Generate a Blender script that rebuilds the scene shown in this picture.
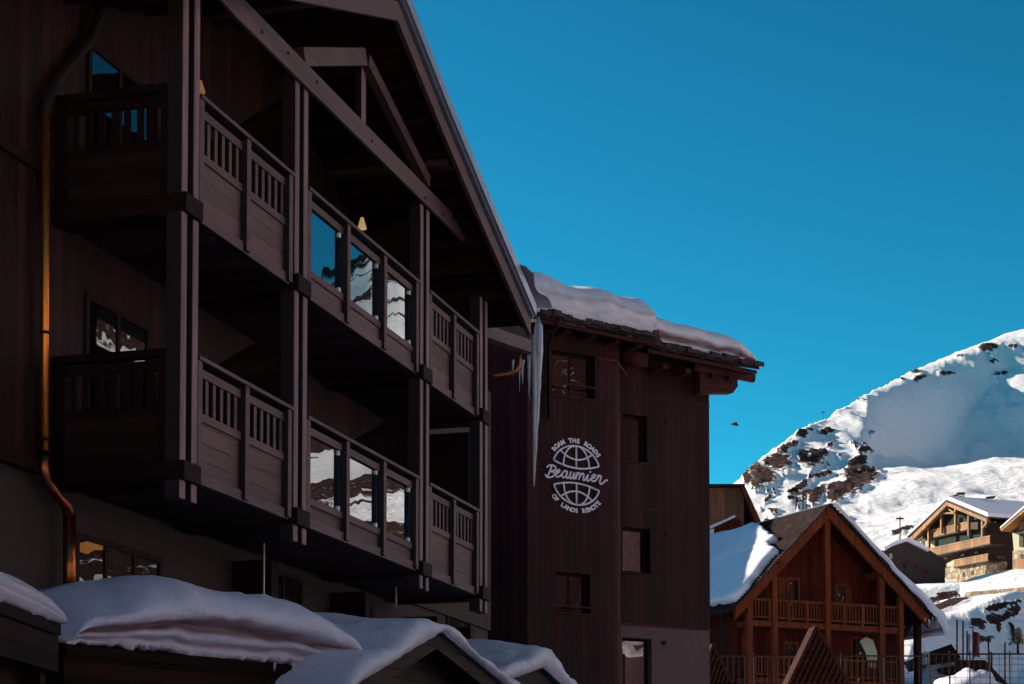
import bpy, math, random
import numpy as np
from mathutils import Vector, noise, Matrix

for o in list(bpy.data.objects):
    bpy.data.objects.remove(o)
random.seed(7)
scene = bpy.context.scene
R = math.radians

# ------------------------------------------------------------------ camera, world, sun, exposure
F = 1900.0; CX = 512.0; HY = 830.0; PITCH = R(2.6)
CY = HY - F * math.tan(PITCH)
CAMZ = 1.6
cam = bpy.data.cameras.new('camera'); co = bpy.data.objects.new('camera', cam)
scene.collection.objects.link(co); scene.camera = co
co.location = (0, 0, CAMZ); co.rotation_euler = (math.pi / 2 + PITCH, 0, 0)
cam.sensor_width = 36; cam.lens = F / 1024 * 36
cam.shift_y = (CY - 342) / 1024
cam.clip_start = 0.1; cam.clip_end = 6000

SUN_EL = R(21)
SH = Vector((-1.0, 0.50, 0)).normalized()          # horizontal direction towards the sun
SUN = Vector((SH.x * math.cos(SUN_EL), SH.y * math.cos(SUN_EL), math.sin(SUN_EL)))
world = bpy.data.worlds.new('World'); scene.world = world; world.use_nodes = True
nt = world.node_tree; nt.nodes.clear()
sky = nt.nodes.new('ShaderNodeTexSky'); sky.sky_type = 'NISHITA'; sky.sun_disc = False
sky.sun_elevation = SUN_EL; sky.sun_rotation = math.atan2(SH.x, SH.y)
sky.altitude = 2000; sky.air_density = 1.0; sky.dust_density = 0.3; sky.ozone_density = 1.0
mul = nt.nodes.new('ShaderNodeMix'); mul.data_type = 'RGBA'; mul.blend_type = 'MULTIPLY'
mul.inputs[0].default_value = 1; mul.inputs[7].default_value = (0.048, 0.395, 0.345, 1)
bg = nt.nodes.new('ShaderNodeBackground'); bg.inputs[1].default_value = 0.084
wo = nt.nodes.new('ShaderNodeOutputWorld')
gm = nt.nodes.new('ShaderNodeGamma'); gm.inputs[1].default_value = 1.6
nt.links.new(sky.outputs[0], gm.inputs[0]); nt.links.new(gm.outputs[0], mul.inputs[6]); nt.links.new(mul.outputs[2], bg.inputs[0]); nt.links.new(bg.outputs[0], wo.inputs[0])
sl = bpy.data.lights.new('sun', 'SUN'); sl.energy = 5.0; sl.angle = R(0.5); sl.color = (1.0, 0.88, 0.70)
so = bpy.data.objects.new('sun', sl); scene.collection.objects.link(so)
so.rotation_euler = SUN.to_track_quat('Z', 'Y').to_euler()
scene.view_settings.view_transform = 'Standard'; scene.view_settings.look = 'None'
scene.view_settings.gamma = 1; scene.view_settings.exposure = 1.0
scene.view_settings.use_curve_mapping = False
scene.render.engine = 'CYCLES'
scene.cycles.max_bounces = 6

# ------------------------------------------------------------------ surveying: pixel <-> real planes
def ray(px, py):
    a = (px - CX) / F; b = (CY - py) / F
    return Vector((a, math.cos(PITCH) - b * math.sin(PITCH), math.sin(PITCH) + b * math.cos(PITCH)))
CAM = Vector((0, 0, CAMZ))
def on_plane(px, py, P, N):
    d = ray(px, py); t = (P - CAM).dot(N) / d.dot(N)
    return CAM + d * t
def at_y(px, py, Y):
    d = ray(px, py); return CAM + d * (Y / d.y)
def pix(p):
    d = Vector(p) - CAM
    c, s = math.cos(PITCH), math.sin(PITCH)
    yy = d.y * c + d.z * s; zz = -d.y * s + d.z * c
    return CX + F * d.x / yy, CY - F * zz / yy
class Frame:
    """s runs along a wall, w goes into the wall, z is world height."""
    def __init__(self, P, u):
        self.P = Vector((P[0], P[1], 0)); self.u = Vector((u[0], u[1], 0)).normalized()
        self.n = Vector((self.u.y, -self.u.x, 0))
    def pt(self, s, w, z): return self.P + self.u * s - self.n * w + Vector((0, 0, z))
    def loc(self, px, py, w=0.0):
        p = on_plane(px, py, self.pt(0, w, 0), self.n)
        return (p - self.P).dot(self.u), w, p.z
    def trace(self, px, py, w=0.0):
        return on_plane(px, py, self.pt(0, w, 0), self.n)
    @property
    def ang(self): return math.atan2(self.u.y, self.u.x)

# ------------------------------------------------------------------ objects
def link(o): scene.collection.objects.link(o)
def tag(o, label=None, cat=None, group=None, kind=None):
    if label: o['label'] = label
    if cat: o['category'] = cat
    if group: o['group'] = group
    if kind: o['kind'] = kind
    return o
def wloc(o):
    v = Vector((0, 0, 0))
    while o is not None:
        v += o.location; o = o.parent
    return v
def thing(name, loc, label, cat, group=None):
    o = bpy.data.objects.new(name, None); link(o); o.location = loc; o.empty_display_size = 0.3
    return tag(o, label, cat, group)
def copy_tree(o, parent=None):
    c = o.copy(); link(c); c.parent = parent
    for ch in o.children: copy_tree(ch, c)
    return c

class MB:
    def __init__(self): self.v = []; self.f = []
    def add(self, vs, fs):
        b = len(self.v); self.v += [Vector(p) for p in vs]; self.f += [tuple(b + i for i in f) for f in fs]
        return self
    def obox(self, o, a, b, c):
        o, a, b, c = Vector(o), Vector(a), Vector(b), Vector(c)
        vs = [o, o + a, o + a + b, o + b, o + c, o + a + c, o + a + b + c, o + b + c]
        fs = [(0, 3, 2, 1), (4, 5, 6, 7), (0, 1, 5, 4), (1, 2, 6, 5), (2, 3, 7, 6), (3, 0, 4, 7)]
        if a.cross(b).dot(c) < 0: fs = [tuple(reversed(f)) for f in fs]
        return self.add(vs, fs)
    def fb(self, fr, s0, s1, w0, w1, z0, z1):
        return self.obox(fr.pt(s0, w0, z0), fr.u * (s1 - s0), -fr.n * (w1 - w0), Vector((0, 0, z1 - z0)))
    def wb(self, x0, x1, y0, y1, z0, z1):
        return self.obox((x0, y0, z0), (x1 - x0, 0, 0), (0, y1 - y0, 0), (0, 0, z1 - z0))
    def prism(self, pts, ex):
        pts = [Vector(p) for p in pts]; ex = Vector(ex); n = len(pts)
        nn = Vector((0, 0, 0))
        for i in range(n): nn += pts[i].cross(pts[(i + 1) % n])
        vs = pts + [p + ex for p in pts]
        fs = [tuple(range(n)), tuple(reversed(range(n, 2 * n)))] + [((i + 1) % n, i, n + i, n + (i + 1) % n) for i in range(n)]
        if nn.dot(ex) > 0: fs = [tuple(reversed(f)) for f in fs]
        return self.add(vs, fs)
    def bar(self, a, b, t1, t2=None, up=(0, 0, 1)):
        """a square bar from a to b, t1 across, t2 along 'up'."""
        a, b = Vector(a), Vector(b); t2 = t2 or t1
        d = (b - a).normalized(); side = d.cross(Vector(up))
        if side.length < 1e-4: side = d.cross(Vector((1, 0, 0)))
        side.normalize(); uu = side.cross(d).normalized()
        return self.obox(a - side * t1 / 2 - uu * t2 / 2, b - a, side * t1, uu * t2)
    def tube(self, pts, r, n=10, cap=True):
        pts = [Vector(p) for p in pts]; m = len(pts)
        rr = r if isinstance(r, (list, tuple)) else [r] * m
        vs = []; prev = None
        for i, p in enumerate(pts):
            d = (pts[min(i + 1, m - 1)] - pts[max(i - 1, 0)]).normalized()
            ref = prev if prev is not None else (Vector((0, 0, 1)) if abs(d.z) < .9 else Vector((1, 0, 0)))
            a = (ref - d * ref.dot(d)).normalized(); prev = a; b = d.cross(a)
            for k in range(n):
                t = 2 * math.pi * k / n
                vs.append(p + (a * math.cos(t) + b * math.sin(t)) * rr[i])
        fs = []
        for i in range(m - 1):
            for k in range(n):
                k2 = (k + 1) % n
                fs.append((i * n + k, i * n + k2, (i + 1) * n + k2, (i + 1) * n + k))
        if cap: fs += [tuple(reversed(range(n))), tuple(range((m - 1) * n, m * n))]
        return self.add(vs, fs)
    def build(self, name, mat, parent=None, smooth=False, bevel=0.0):
        off = wloc(parent) if parent is not None else Vector((0, 0, 0))
        me = bpy.data.meshes.new(name)
        me.from_pydata([p - off for p in self.v], [], self.f); me.update()
        me.materials.append(mat)
        if smooth: me.polygons.foreach_set('use_smooth', [True] * len(me.polygons))
        o = bpy.data.objects.new(name, me); link(o); o.parent = parent
        if bevel:
            m = o.modifiers.new('bevel', 'BEVEL'); m.width = bevel; m.segments = 1; m.limit_method = 'ANGLE'
        return o
def solo(mb, name, mat, label, cat, group=None, smooth=False, kind=None, bevel=0.0):
    """a top-level thing that is one mesh: its origin goes to its base."""
    lo = Vector((min(p.x for p in mb.v), min(p.y for p in mb.v), min(p.z for p in mb.v)))
    hi = Vector((max(p.x for p in mb.v), max(p.y for p in mb.v), max(p.z for p in mb.v)))
    b = Vector(((lo.x + hi.x) / 2, (lo.y + hi.y) / 2, lo.z))
    mb.v = [p - b for p in mb.v]
    o = mb.build(name, mat, None, smooth, bevel); o.location = b
    return tag(o, label, cat, group, kind)

# ------------------------------------------------------------------ materials
def new_mat(name):
    m = bpy.data.materials.new(name); m.use_nodes = True; t = m.node_tree
    b = t.nodes['Principled BSDF']
    return m, t, b
def N(t, kind, **kw):
    n = t.nodes.new(kind)
    for k, v in kw.items(): setattr(n, k, v)
    return n
def math_n(t, op, a, b=None, c=None):
    n = N(t, 'ShaderNodeMath', operation=op)
    for i, x in enumerate((a, b, c)):
        if x is None: continue
        if isinstance(x, (int, float)): n.inputs[i].default_value = x
        else: t.links.new(x, n.inputs[i])
    return n.outputs[0]
def mixc(t, fac, a, b, blend='MIX'):
    n = N(t, 'ShaderNodeMix', data_type='RGBA', blend_type=blend)
    for i, x in ((0, fac), (6, a), (7, b)):
        if isinstance(x, (int, float)): n.inputs[i].default_value = x
        elif isinstance(x, tuple): n.inputs[i].default_value = x if len(x) == 4 else (*x, 1)
        else: t.links.new(x, n.inputs[i])
    return n.outputs[2]
def coords(t, ang=0.0, scale=(1, 1, 1)):
    g = N(t, 'ShaderNodeNewGeometry')
    m1 = N(t, 'ShaderNodeMapping'); m1.inputs['Rotation'].default_value = (0, 0, -ang)
    t.links.new(g.outputs['Position'], m1.inputs['Vector'])
    m2 = N(t, 'ShaderNodeMapping'); m2.inputs['Scale'].default_value = scale
    t.links.new(m1.outputs[0], m2.inputs['Vector'])
    return m1.outputs[0], m2.outputs[0]
def noise_t(t, vec, scale, detail=4, rough=.6):
    n = N(t, 'ShaderNodeTexNoise'); n.inputs['Scale'].default_value = scale
    n.inputs['Detail'].default_value = detail; n.inputs['Roughness'].default_value = rough
    t.links.new(vec, n.inputs['Vector']); return n.outputs['Fac']
def ramp(t, x, lo, hi):
    n = N(t, 'ShaderNodeMapRange'); n.inputs[1].default_value = lo; n.inputs[2].default_value = hi
    t.links.new(x, n.inputs[0]); return n.outputs[0]
def wood(name, col, col2, ang=0.0, boards=None, bw=0.14, grain='z', rough=.65, bump=.5, spec=.35, knots=False, inner=None):
    """boards: 'x' stripes along the wall, 'z' stripes up the wall, None a plain beam."""
    m, t, b = new_mat(name)
    sc = {'z': (9, 9, .7), 'x': (.7, 9, 9), 'y': (9, .7, 9)}[grain]
    base, g = coords(t, ang, sc)
    n1 = noise_t(t, g, 2.5, 6, .65)
    n2 = noise_t(t, base, .9, 3, .5)
    c = mixc(t, ramp(t, n1, .3, .7), col, col2)
    c = mixc(t, ramp(t, n2, .35, .75), c, tuple(x * .62 for x in col))
    _, g5 = coords(t, ang, {'z': (2.2, 2.2, .16), 'x': (.16, 2.2, 2.2), 'y': (2.2, .16, 2.2)}[grain])
    st5 = math_n(t, 'MULTIPLY_ADD', noise_t(t, g5, 3.0, 5, .7), 2.2, -.1)
    vm5 = N(t, 'ShaderNodeVectorMath', operation='SCALE'); t.links.new(c, vm5.inputs[0]); t.links.new(st5, vm5.inputs['Scale']); c = vm5.outputs[0]
    hgt = math_n(t, 'MULTIPLY', n1, .45)
    if boards:
        sp = N(t, 'ShaderNodeSeparateXYZ'); t.links.new(base, sp.inputs[0])
        x = math_n(t, 'DIVIDE', sp.outputs['X' if boards == 'x' else 'Z'], bw)
        idx = math_n(t, 'FLOOR', x); fr = math_n(t, 'FRACT', x)
        wn = N(t, 'ShaderNodeTexWhiteNoise', noise_dimensions='1D'); t.links.new(idx, wn.inputs['W'])
        tone = math_n(t, 'MULTIPLY_ADD', wn.outputs['Value'], .75, .60)
        vm = N(t, 'ShaderNodeVectorMath', operation='SCALE'); t.links.new(c, vm.inputs[0]); t.links.new(tone, vm.inputs['Scale'])
        c = vm.outputs[0]
        d = math_n(t, 'ABSOLUTE', math_n(t, 'SUBTRACT', fr, .5))
        gr = N(t, 'ShaderNodeMapRange'); gr.inputs[1].default_value = .44; gr.inputs[2].default_value = .49
        t.links.new(d, gr.inputs[0])
        hgt = math_n(t, 'SUBTRACT', hgt, math_n(t, 'MULTIPLY', gr.outputs[0], 1.2))
    if knots:
        v = N(t, 'ShaderNodeTexVoronoi'); v.inputs['Scale'].default_value = 2.6
        _, kc = coords(t, ang, {'z': (1.3, 1.3, .5), 'x': (.6, 1.5, 2.2), 'y': (1.5, .6, 2.2)}[grain]); t.links.new(kc, v.inputs['Vector'])
        kk = N(t, 'ShaderNodeMapRange'); kk.inputs[1].default_value = .05; kk.inputs[2].default_value = .11
        kk.inputs[3].default_value = .75; kk.inputs[4].default_value = 0
        t.links.new(v.outputs['Distance'], kk.inputs[0])
        c = mixc(t, kk.outputs[0], c, tuple(x * .3 for x in col))
    if inner:        # faces along the wall normal take the main colour, all others the inner colour
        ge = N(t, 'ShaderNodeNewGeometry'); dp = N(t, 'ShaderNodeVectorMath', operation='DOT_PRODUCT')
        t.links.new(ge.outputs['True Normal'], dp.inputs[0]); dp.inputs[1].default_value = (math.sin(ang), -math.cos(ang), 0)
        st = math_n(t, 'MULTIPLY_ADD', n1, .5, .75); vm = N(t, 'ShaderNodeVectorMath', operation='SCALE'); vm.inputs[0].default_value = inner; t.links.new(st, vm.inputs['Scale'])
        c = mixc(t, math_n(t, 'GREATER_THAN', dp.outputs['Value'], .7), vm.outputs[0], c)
    t.links.new(c, b.inputs['Base Color'])
    bp = N(t, 'ShaderNodeBump'); bp.inputs['Strength'].default_value = bump; bp.inputs['Distance'].default_value = .012
    t.links.new(hgt, bp.inputs['Height']); t.links.new(bp.outputs[0], b.inputs['Normal'])
    b.inputs['Roughness'].default_value = rough; b.inputs['Specular IOR Level'].default_value = spec
    return m
def plain(name, col, rough=.6, metal=0.0, var=.25, scale=6, bump=.15, spec=.5, dist=.01):
    m, t, b = new_mat(name)
    base, _ = coords(t)
    n = noise_t(t, base, scale, 5)
    c = mixc(t, ramp(t, n, .3, .7), tuple(x * (1 - var) for x in col), tuple(min(1, x * (1 + var)) for x in col))
    t.links.new(c, b.inputs['Base Color']); b.inputs['Roughness'].default_value = rough; b.inputs['Metallic'].default_value = metal
    b.inputs['Specular IOR Level'].default_value = spec
    bp = N(t, 'ShaderNodeBump'); bp.inputs['Strength'].default_value = bump; bp.inputs['Distance'].default_value = dist
    t.links.new(n, bp.inputs['Height']); t.links.new(bp.outputs[0], b.inputs['Normal'])
    return m
def snow_mat(name, col=(.70, .58, .74), bumpd=.03, scale=4, strata=False):
    m, t, b = new_mat(name)
    base, _ = coords(t)
    n = noise_t(t, base, scale, 6, .6); n2 = noise_t(t, base, scale * 9, 4, .6)
    n6 = noise_t(t, base, scale * 34, 3, .7); h = math_n(t, 'ADD', math_n(t, 'MULTIPLY_ADD', n2, .45, n), math_n(t, 'MULTIPLY', n6, .16))
    c = mixc(t, ramp(t, n, .3, .75), tuple(x * .93 for x in col), col)
    if strata:      # old snow in the lower layers is dirtier and pinkish
        at = N(t, 'ShaderNodeAttribute'); at.attribute_name = 'layer'
        c = mixc(t, at.outputs['Fac'], c, (.30, .17, .19))
    t.links.new(c, b.inputs['Base Color']); b.inputs['Roughness'].default_value = .55
    b.inputs['Specular IOR Level'].default_value = .3
    bp = N(t, 'ShaderNodeBump'); bp.inputs['Strength'].default_value = .6; bp.inputs['Distance'].default_value = bumpd
    t.links.new(h, bp.inputs['Height']); t.links.new(bp.outputs[0], b.inputs['Normal'])
    return m
def glass_pane(name, tint=(.02, .018, .02), rough=.02, spec=1.0, wav=0.0):
    """window glass with a dark room behind: a dark, mirror-like coat."""
    m, t, b = new_mat(name)
    b.inputs['Base Color'].default_value = (*tint, 1); b.inputs['Roughness'].default_value = rough
    b.inputs['IOR'].default_value = 1.9; b.inputs['Specular IOR Level'].default_value = spec
    if wav:
        base, _ = coords(t); n = noise_t(t, base, 1.3, 2, .4)
        bp = N(t, 'ShaderNodeBump'); bp.inputs['Strength'].default_value = wav; bp.inputs['Distance'].default_value = .03
        t.links.new(n, bp.inputs['Height']); t.links.new(bp.outputs[0], b.inputs['Normal'])
    return m

def mixglass(name, refl, tint=(.9, .9, .9), rough=.01, wav=0.0):
    m = bpy.data.materials.new(name); m.use_nodes = True; t = m.node_tree; t.nodes.clear()
    out = N(t, 'ShaderNodeOutputMaterial'); tr = N(t, 'ShaderNodeBsdfTransparent'); gl = N(t, 'ShaderNodeBsdfGlossy')
    tr.inputs[0].default_value = (*tint, 1); gl.inputs['Roughness'].default_value = rough
    gl.inputs[0].default_value = (.95, .97, 1, 1)
    mx = N(t, 'ShaderNodeMixShader'); mx.inputs[0].default_value = refl
    t.links.new(tr.outputs[0], mx.inputs[1]); t.links.new(gl.outputs[0], mx.inputs[2]); t.links.new(mx.outputs[0], out.inputs[0])
    if wav:
        base, _ = coords(t); n = noise_t(t, base, 1.1, 2, .4)
        bp = N(t, 'ShaderNodeBump'); bp.inputs['Strength'].default_value = wav; bp.inputs['Distance'].default_value = .05
        t.links.new(n, bp.inputs['Height']); t.links.new(bp.outputs[0], gl.inputs['Normal'])
    return m

FH = Frame((-2.529, 22.35), (549, 1900))                  # plane of the balcony posts
HA = FH.ang
BROWN = (.050, .019, .019); BROWN2 = (.028, .010, .011)
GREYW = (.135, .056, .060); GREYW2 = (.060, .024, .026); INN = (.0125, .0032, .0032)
M = {}
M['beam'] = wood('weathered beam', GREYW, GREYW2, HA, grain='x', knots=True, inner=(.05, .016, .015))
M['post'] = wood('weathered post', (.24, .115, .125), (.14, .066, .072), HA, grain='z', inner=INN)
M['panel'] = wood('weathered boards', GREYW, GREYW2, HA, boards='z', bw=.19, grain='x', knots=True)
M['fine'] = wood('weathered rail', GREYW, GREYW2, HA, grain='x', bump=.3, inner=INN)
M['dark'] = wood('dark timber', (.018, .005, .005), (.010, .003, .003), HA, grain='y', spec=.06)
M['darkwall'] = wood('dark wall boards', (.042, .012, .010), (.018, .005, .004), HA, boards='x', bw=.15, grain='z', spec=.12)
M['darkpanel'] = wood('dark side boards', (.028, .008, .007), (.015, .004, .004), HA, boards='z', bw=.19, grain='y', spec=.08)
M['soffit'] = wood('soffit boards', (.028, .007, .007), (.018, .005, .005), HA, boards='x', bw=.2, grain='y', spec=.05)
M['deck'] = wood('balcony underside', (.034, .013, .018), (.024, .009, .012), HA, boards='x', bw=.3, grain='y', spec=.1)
M['stucco'] = plain('stucco', (.034, .014, .011), .9, var=.12, scale=5, bump=.5)
M['metal'] = plain('roof edge metal', (.30, .30, .36), .35, .8, var=.15)
M['gutter'] = plain('dark gutter', (.018, .008, .008), .6, 0, spec=.15)
M['copper'] = plain('copper', (.98, .25, .04), .42, 1.0, var=.12, scale=9, bump=.25)
M['copperdull'] = plain('aged copper', (.34, .09, .035), .36, 1.0, var=.5, scale=12, bump=.3)
M['balglass'] = mixglass('balcony glass', .42, (.4, .4, .42), .0, .07)
M['tpane'] = mixglass('wing window glass', .06, (.8, .7, .7), .0, .12)
M['pane'] = mixglass('window glass', .10, (.7, .7, .7), .0, .12)
M['steel'] = plain('steel clip', (.75, .70, .70), .55, .6)
M['frame'] = wood('window frame', (.035, .009, .009), (.02, .005, .005), 0, grain='z', spec=.08)
M['voile'] = plain('pale voile', (.50, .36, .34), .9, var=.25, scale=9)
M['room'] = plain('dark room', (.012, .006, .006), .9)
M['curtain'] = plain('curtain cloth', (.07, .035, .035), .9, var=.12)
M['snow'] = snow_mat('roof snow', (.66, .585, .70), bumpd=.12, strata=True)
M['hisnow'] = snow_mat('high roof snow', (.88, .74, .78), bumpd=.08, strata=True)  # roof snow copy with warm pinkish light put into the colour
M['ice'] = plain('ice', (.50, .47, .52), .10, 0, var=.15, scale=14, bump=.6)
M['ice'].node_tree.nodes['Principled BSDF'].inputs['Transmission Weight'].default_value = .35

# ------------------------------------------------------------------ the chalet hotel
hotel = thing('hotel_building', FH.pt(2.2, 4, 0), 'large dark timber chalet hotel with stacked balconies under a deep open gable roof', 'building')
S = lambda px, py=400, w=0.0: FH.loc(px, py, w)[0]
Z = lambda px, py, w=0.0: FH.loc(px, py, w)[2]
sp = [S(190, 300), S(301.5, 250), S(425, 350), S(484, 420)]      # post centres
WW = 1.5                                                          # balcony depth
# -- roof outline (lower edge of the bargeboard, plane w=-.5)
RW = -.5
Lr = [(lambda q: (q[0], q[2]))(FH.loc(*p, RW)) for p in ((398, 22), (443, 133), (483, 227), (531, 337))]
pl = FH.loc(336, 10, RW); pl = (pl[0], pl[2])
ap = Lr[0]
k = (ap[1] - pl[1]) / (ap[0] - pl[0])
Ll = [(ap[0] - 6.4, ap[1] - 6.4 * k), (pl[0], pl[1])]
def band(mb, line, z0, z1, w0, w1):
    """a board following a polyline (s,z) with vertical thickness, between two depths."""
    for (sa, za), (sb, zb) in zip(line[:-1], line[1:]):
        c = [FH.pt(sa, w0, za + z0), FH.pt(sb, w0, zb + z0), FH.pt(sb, w0, zb + z1), FH.pt(sa, w0, za + z1)]
        mb.prism(c, -FH.n * (w1 - w0))
line = Ll + Lr
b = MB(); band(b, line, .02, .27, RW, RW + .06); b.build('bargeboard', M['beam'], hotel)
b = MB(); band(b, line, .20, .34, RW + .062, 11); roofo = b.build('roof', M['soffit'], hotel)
b = MB(); band(b, line, .30, .345, RW - .05, RW + .06); band(b, line, .345, .52, RW - .09, 11); b.build('roof_covering', M['metal'], roofo)
# -- gable and side walls
sL, sR = -14.0, S(487, 450, WW) + .25
Wt = 12.9
top = [(sL, Wt), (Ll[0][0], Wt), (Ll[0][0], Ll[0][1] + .19)] + [(a, c + .19) for a, c in line[1:-1]] + [(sR, Lr[-1][1] + .19)]
poly = [FH.pt(sL, WW, 5.3)] + [FH.pt(sR, WW, 5.3)] + [FH.pt(a, WW, c) for a, c in reversed(top)]
b = MB(); b.prism(poly, -FH.n * .3); b.build('wall', M['darkwall'], hotel)
b = MB(); b.fb(FH, sL, sR, WW + .06, WW + .36, -.5, 5.3)
b.build('ground_floor_wall', M['stucco'], hotel)
b = MB(); b.fb(FH, sR - .3, sR, WW + .37, 12, -.5, 9.0); b.build('end_wall', M['stucco'], hotel)
b = MB(); b.fb(FH, 8.5, 27, 9, 20, -.5, 15.5); b.build('rear_shade_block', M['darkwall'], hotel)  # unseen block added to keep the sun off the wing's side wall
b = MB(); b.fb(FH, sL, -3.35, WW - .05, WW, 8.42, 8.54); b.build('wall_moulding', M['frame'], hotel)
b = MB(); b.fb(FH, sL, -3.35, WW - .07, WW + .05, 5.28, 5.42); b.build('wall_moulding', M['frame'], hotel)
# -- posts: two planks with a slot, hanging, clasped by beam ends at both floors
FU, FLO = 7.97, 5.18
DZ = FU - FLO
posts_top = [10.6, 10.62, 10.5, 9.95]
for i, s in enumerate(sp):
    b = MB()
    for q in (-1, 1): b.fb(FH, s + q * .135 - .065, s + q * .135 + .065, 0, .18, 5.0, posts_top[i])
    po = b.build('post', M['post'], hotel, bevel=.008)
    b = MB(); b.fb(FH, s - .07, s + .07, .11, .2, 5.05, posts_top[i] - .03); b.build('slot_shade_strip', M['dark'], po)  # slot shade put in as a dark strip between the planks
    for z in (FU, FLO): b = MB(); b.fb(FH, s - .205, s + .205, -.05, WW, z + .01, z + .215); b.build('cross_beam', M['dark'], hotel, bevel=.01)
# -- balconies
def railing(mb, pan, s0, s1, z, kind, n):
    """z = underside of the floor edge."""
    st = (s1 - s0) / n
    mb.fb(FH, s0, s1, -.02, .15, z + 1.27, z + 1.315)                       # cap
    mb.fb(FH, s0, s1, .06, .12, z + 1.13, z + 1.225)
    lowz = .27 if kind == 'glass' else .66
    mb.fb(FH, s0, s1, .055, .125, z + lowz, z + lowz + .09)
    for i in range(n + 1):
        s = s0 + st * i
        a = s - .055 if 0 < i < n else (s if i == 0 else s - .11)
        mb.fb(FH, a, a + .11, 0, .13, z + .0, z + 1.27)
    pan.fb(FH, s0, s1, .08, .11, z + .10, z + lowz)
    mb.fb(FH, s0, s1, .04, .12, z - .02, z + .10)
    if kind == 'wood':
        for i in range(n):
            m = 6
            for j in range(m):
                s = s0 + st * i + .11 + (st - .16) * (j + .25) / m
                mb.fb(FH, s, s + .075, .075, .105, z + lowz + .09, z + 1.13)
bays = [(sp[0] + .21, sp[1] - .26, 'wood', 2), (sp[1] + .21, sp[2] - .26, 'glass', 3), (sp[2] + .21, sp[3] - .26, 'wood', 2)]
for lev, z in ((1, FU + .08), (0, FU + .08 - DZ)):
    for bi, (s0, s1, kind, n) in enumerate(bays):
        b = MB(); b.fb(FH, s0 - .18, s1 + .24, .13, WW - .002, z - .02, z + .13)
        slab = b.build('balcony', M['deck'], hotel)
        r = MB(); p = MB(); railing(r, p, s0, s1, z, kind, n)
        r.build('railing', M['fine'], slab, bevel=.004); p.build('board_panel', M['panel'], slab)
        if kind == 'glass':
            st = (s1 - s0) / n
            for i in range(n):
                g = MB(); a, e = s0 + st * i + (.12 if i == 0 else .07), s0 + st * (i + 1) - (.12 if i == n - 1 else .07)
                g.fb(FH, a, e, .09, .102, z + .38, z + 1.11); g.build('glass_panel', M['balglass'], slab)
                for ss in (a + .05, e - .09):
                    for zz in (z + .365, z + 1.07): c = MB(); c.fb(FH, ss, ss + .045, .07, .12, zz, zz + .055); c.build('glass_clip', M['steel'], slab)
        if bi == 0:      # the end facing the street
            q = MB(); a = sp[0] - .16
            q.fb(FH, a, a + .14, .12, WW - .002, z + 1.24, z + 1.315)
            q.fb(FH, a + .02, a + .08, .26, WW - .01, z + 1.10, z + 1.2)
            q.fb(FH, a + .02, a + .08, .26, WW - .01, z + .62, z + .72)
            q.fb(FH, a, a + .1, .14, .27, z - .1, z + 1.24); q.fb(FH, a, a + .1, WW - .14, WW - .02, z - .1, z + 1.24)
            q.fb(FH, a, a + .08, .27, WW - .14, z - .08, z + .02)
            for j in range(7):
                w = .34 + j * .15; q.fb(FH, a + .03, a + .06, w, w + .07, z + .70, z + 1.11)
            q.build('end_railing', M['dark'], slab)
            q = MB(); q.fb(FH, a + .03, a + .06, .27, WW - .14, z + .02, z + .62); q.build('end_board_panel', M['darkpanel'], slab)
# -- partitions between the balconies, with a sloping top
for si in (1, 2):
    for zt in (5.28, 5.28 + DZ):
        b = MB(); s = sp[si]
        b.prism([FH.pt(s - .03, .25, zt), FH.pt(s - .03, WW, zt), FH.pt(s - .03, WW, zt + 1.65), FH.pt(s - .03, .25, zt + 2.25)], FH.u * .05)
        b.build('partition', M['darkpanel'], hotel)
        b = MB(); b.bar(FH.pt(s, .24, zt + 2.28), FH.pt(s, WW, zt + 1.68), .1, .05); b.build('partition_cap', M['dark'], hotel)
for zt, zh in ((5.3, 2.55), (5.3 + DZ, 2.1)):
    b = MB(); s = sp[3]; b.fb(FH, s - .03, s + .03, .25, WW, zt, zt + zh); b.build('partition', M['darkpanel'], hotel)  # unseen end wall added at the last post to block daylight
# -- the open truss
def tprism(pts, w, th): return MB().prism([FH.trace(x, y, w) for x, y in pts], -FH.n * th)
l0, l1 = FH.loc(297, 75, -.06), FH.loc(423, 183, -.06)
zt0 = l0[2]; zt1 = zt0 + .27
tipb = FH.loc(470, 248, -.06)
b = MB(); c = 2 * ap[0] - tipb[0]
b.prism([FH.pt(c, -.06, zt0 + .02), FH.pt(c + .5, -.06, zt0 - .02), FH.pt(tipb[0] - .4, -.06, zt0 - .02), FH.pt(tipb[0], -.06, tipb[2]), FH.pt(tipb[0] - .65, -.06, l1[2]), FH.pt(c + .7, -.06, zt1)], -FH.n * .055)
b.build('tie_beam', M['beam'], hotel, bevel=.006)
apx = FH.loc(365, 55, .02)
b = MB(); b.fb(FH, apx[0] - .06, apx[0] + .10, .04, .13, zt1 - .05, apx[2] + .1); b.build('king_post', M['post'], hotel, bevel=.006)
for x, y in ((262, 32), (288, 53), (317, 82), (372, 141), (425, 198), (443, 215)):     # bolt heads along the tie beam
    p = FH.trace(x, y, -.06); b = MB(); b.tube([p + FH.n * .012, p - FH.n * .01], .022, 10); b.build('bolt', M['gutter'], hotel)
for p0, p1, ww in (((300, 57), (362, 57), .0), ((365, 60), (426, 182), .0)):
    a_, c_ = FH.trace(*p0, ww), FH.trace(*p1, ww)
    b = MB(); b.bar(a_, c_, .13, .22 if ww == .0 and p0[0] == 300 else .17, up=FH.n.cross(c_ - a_)); b.build('truss_strut', M['beam'], hotel, bevel=.006)
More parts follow.
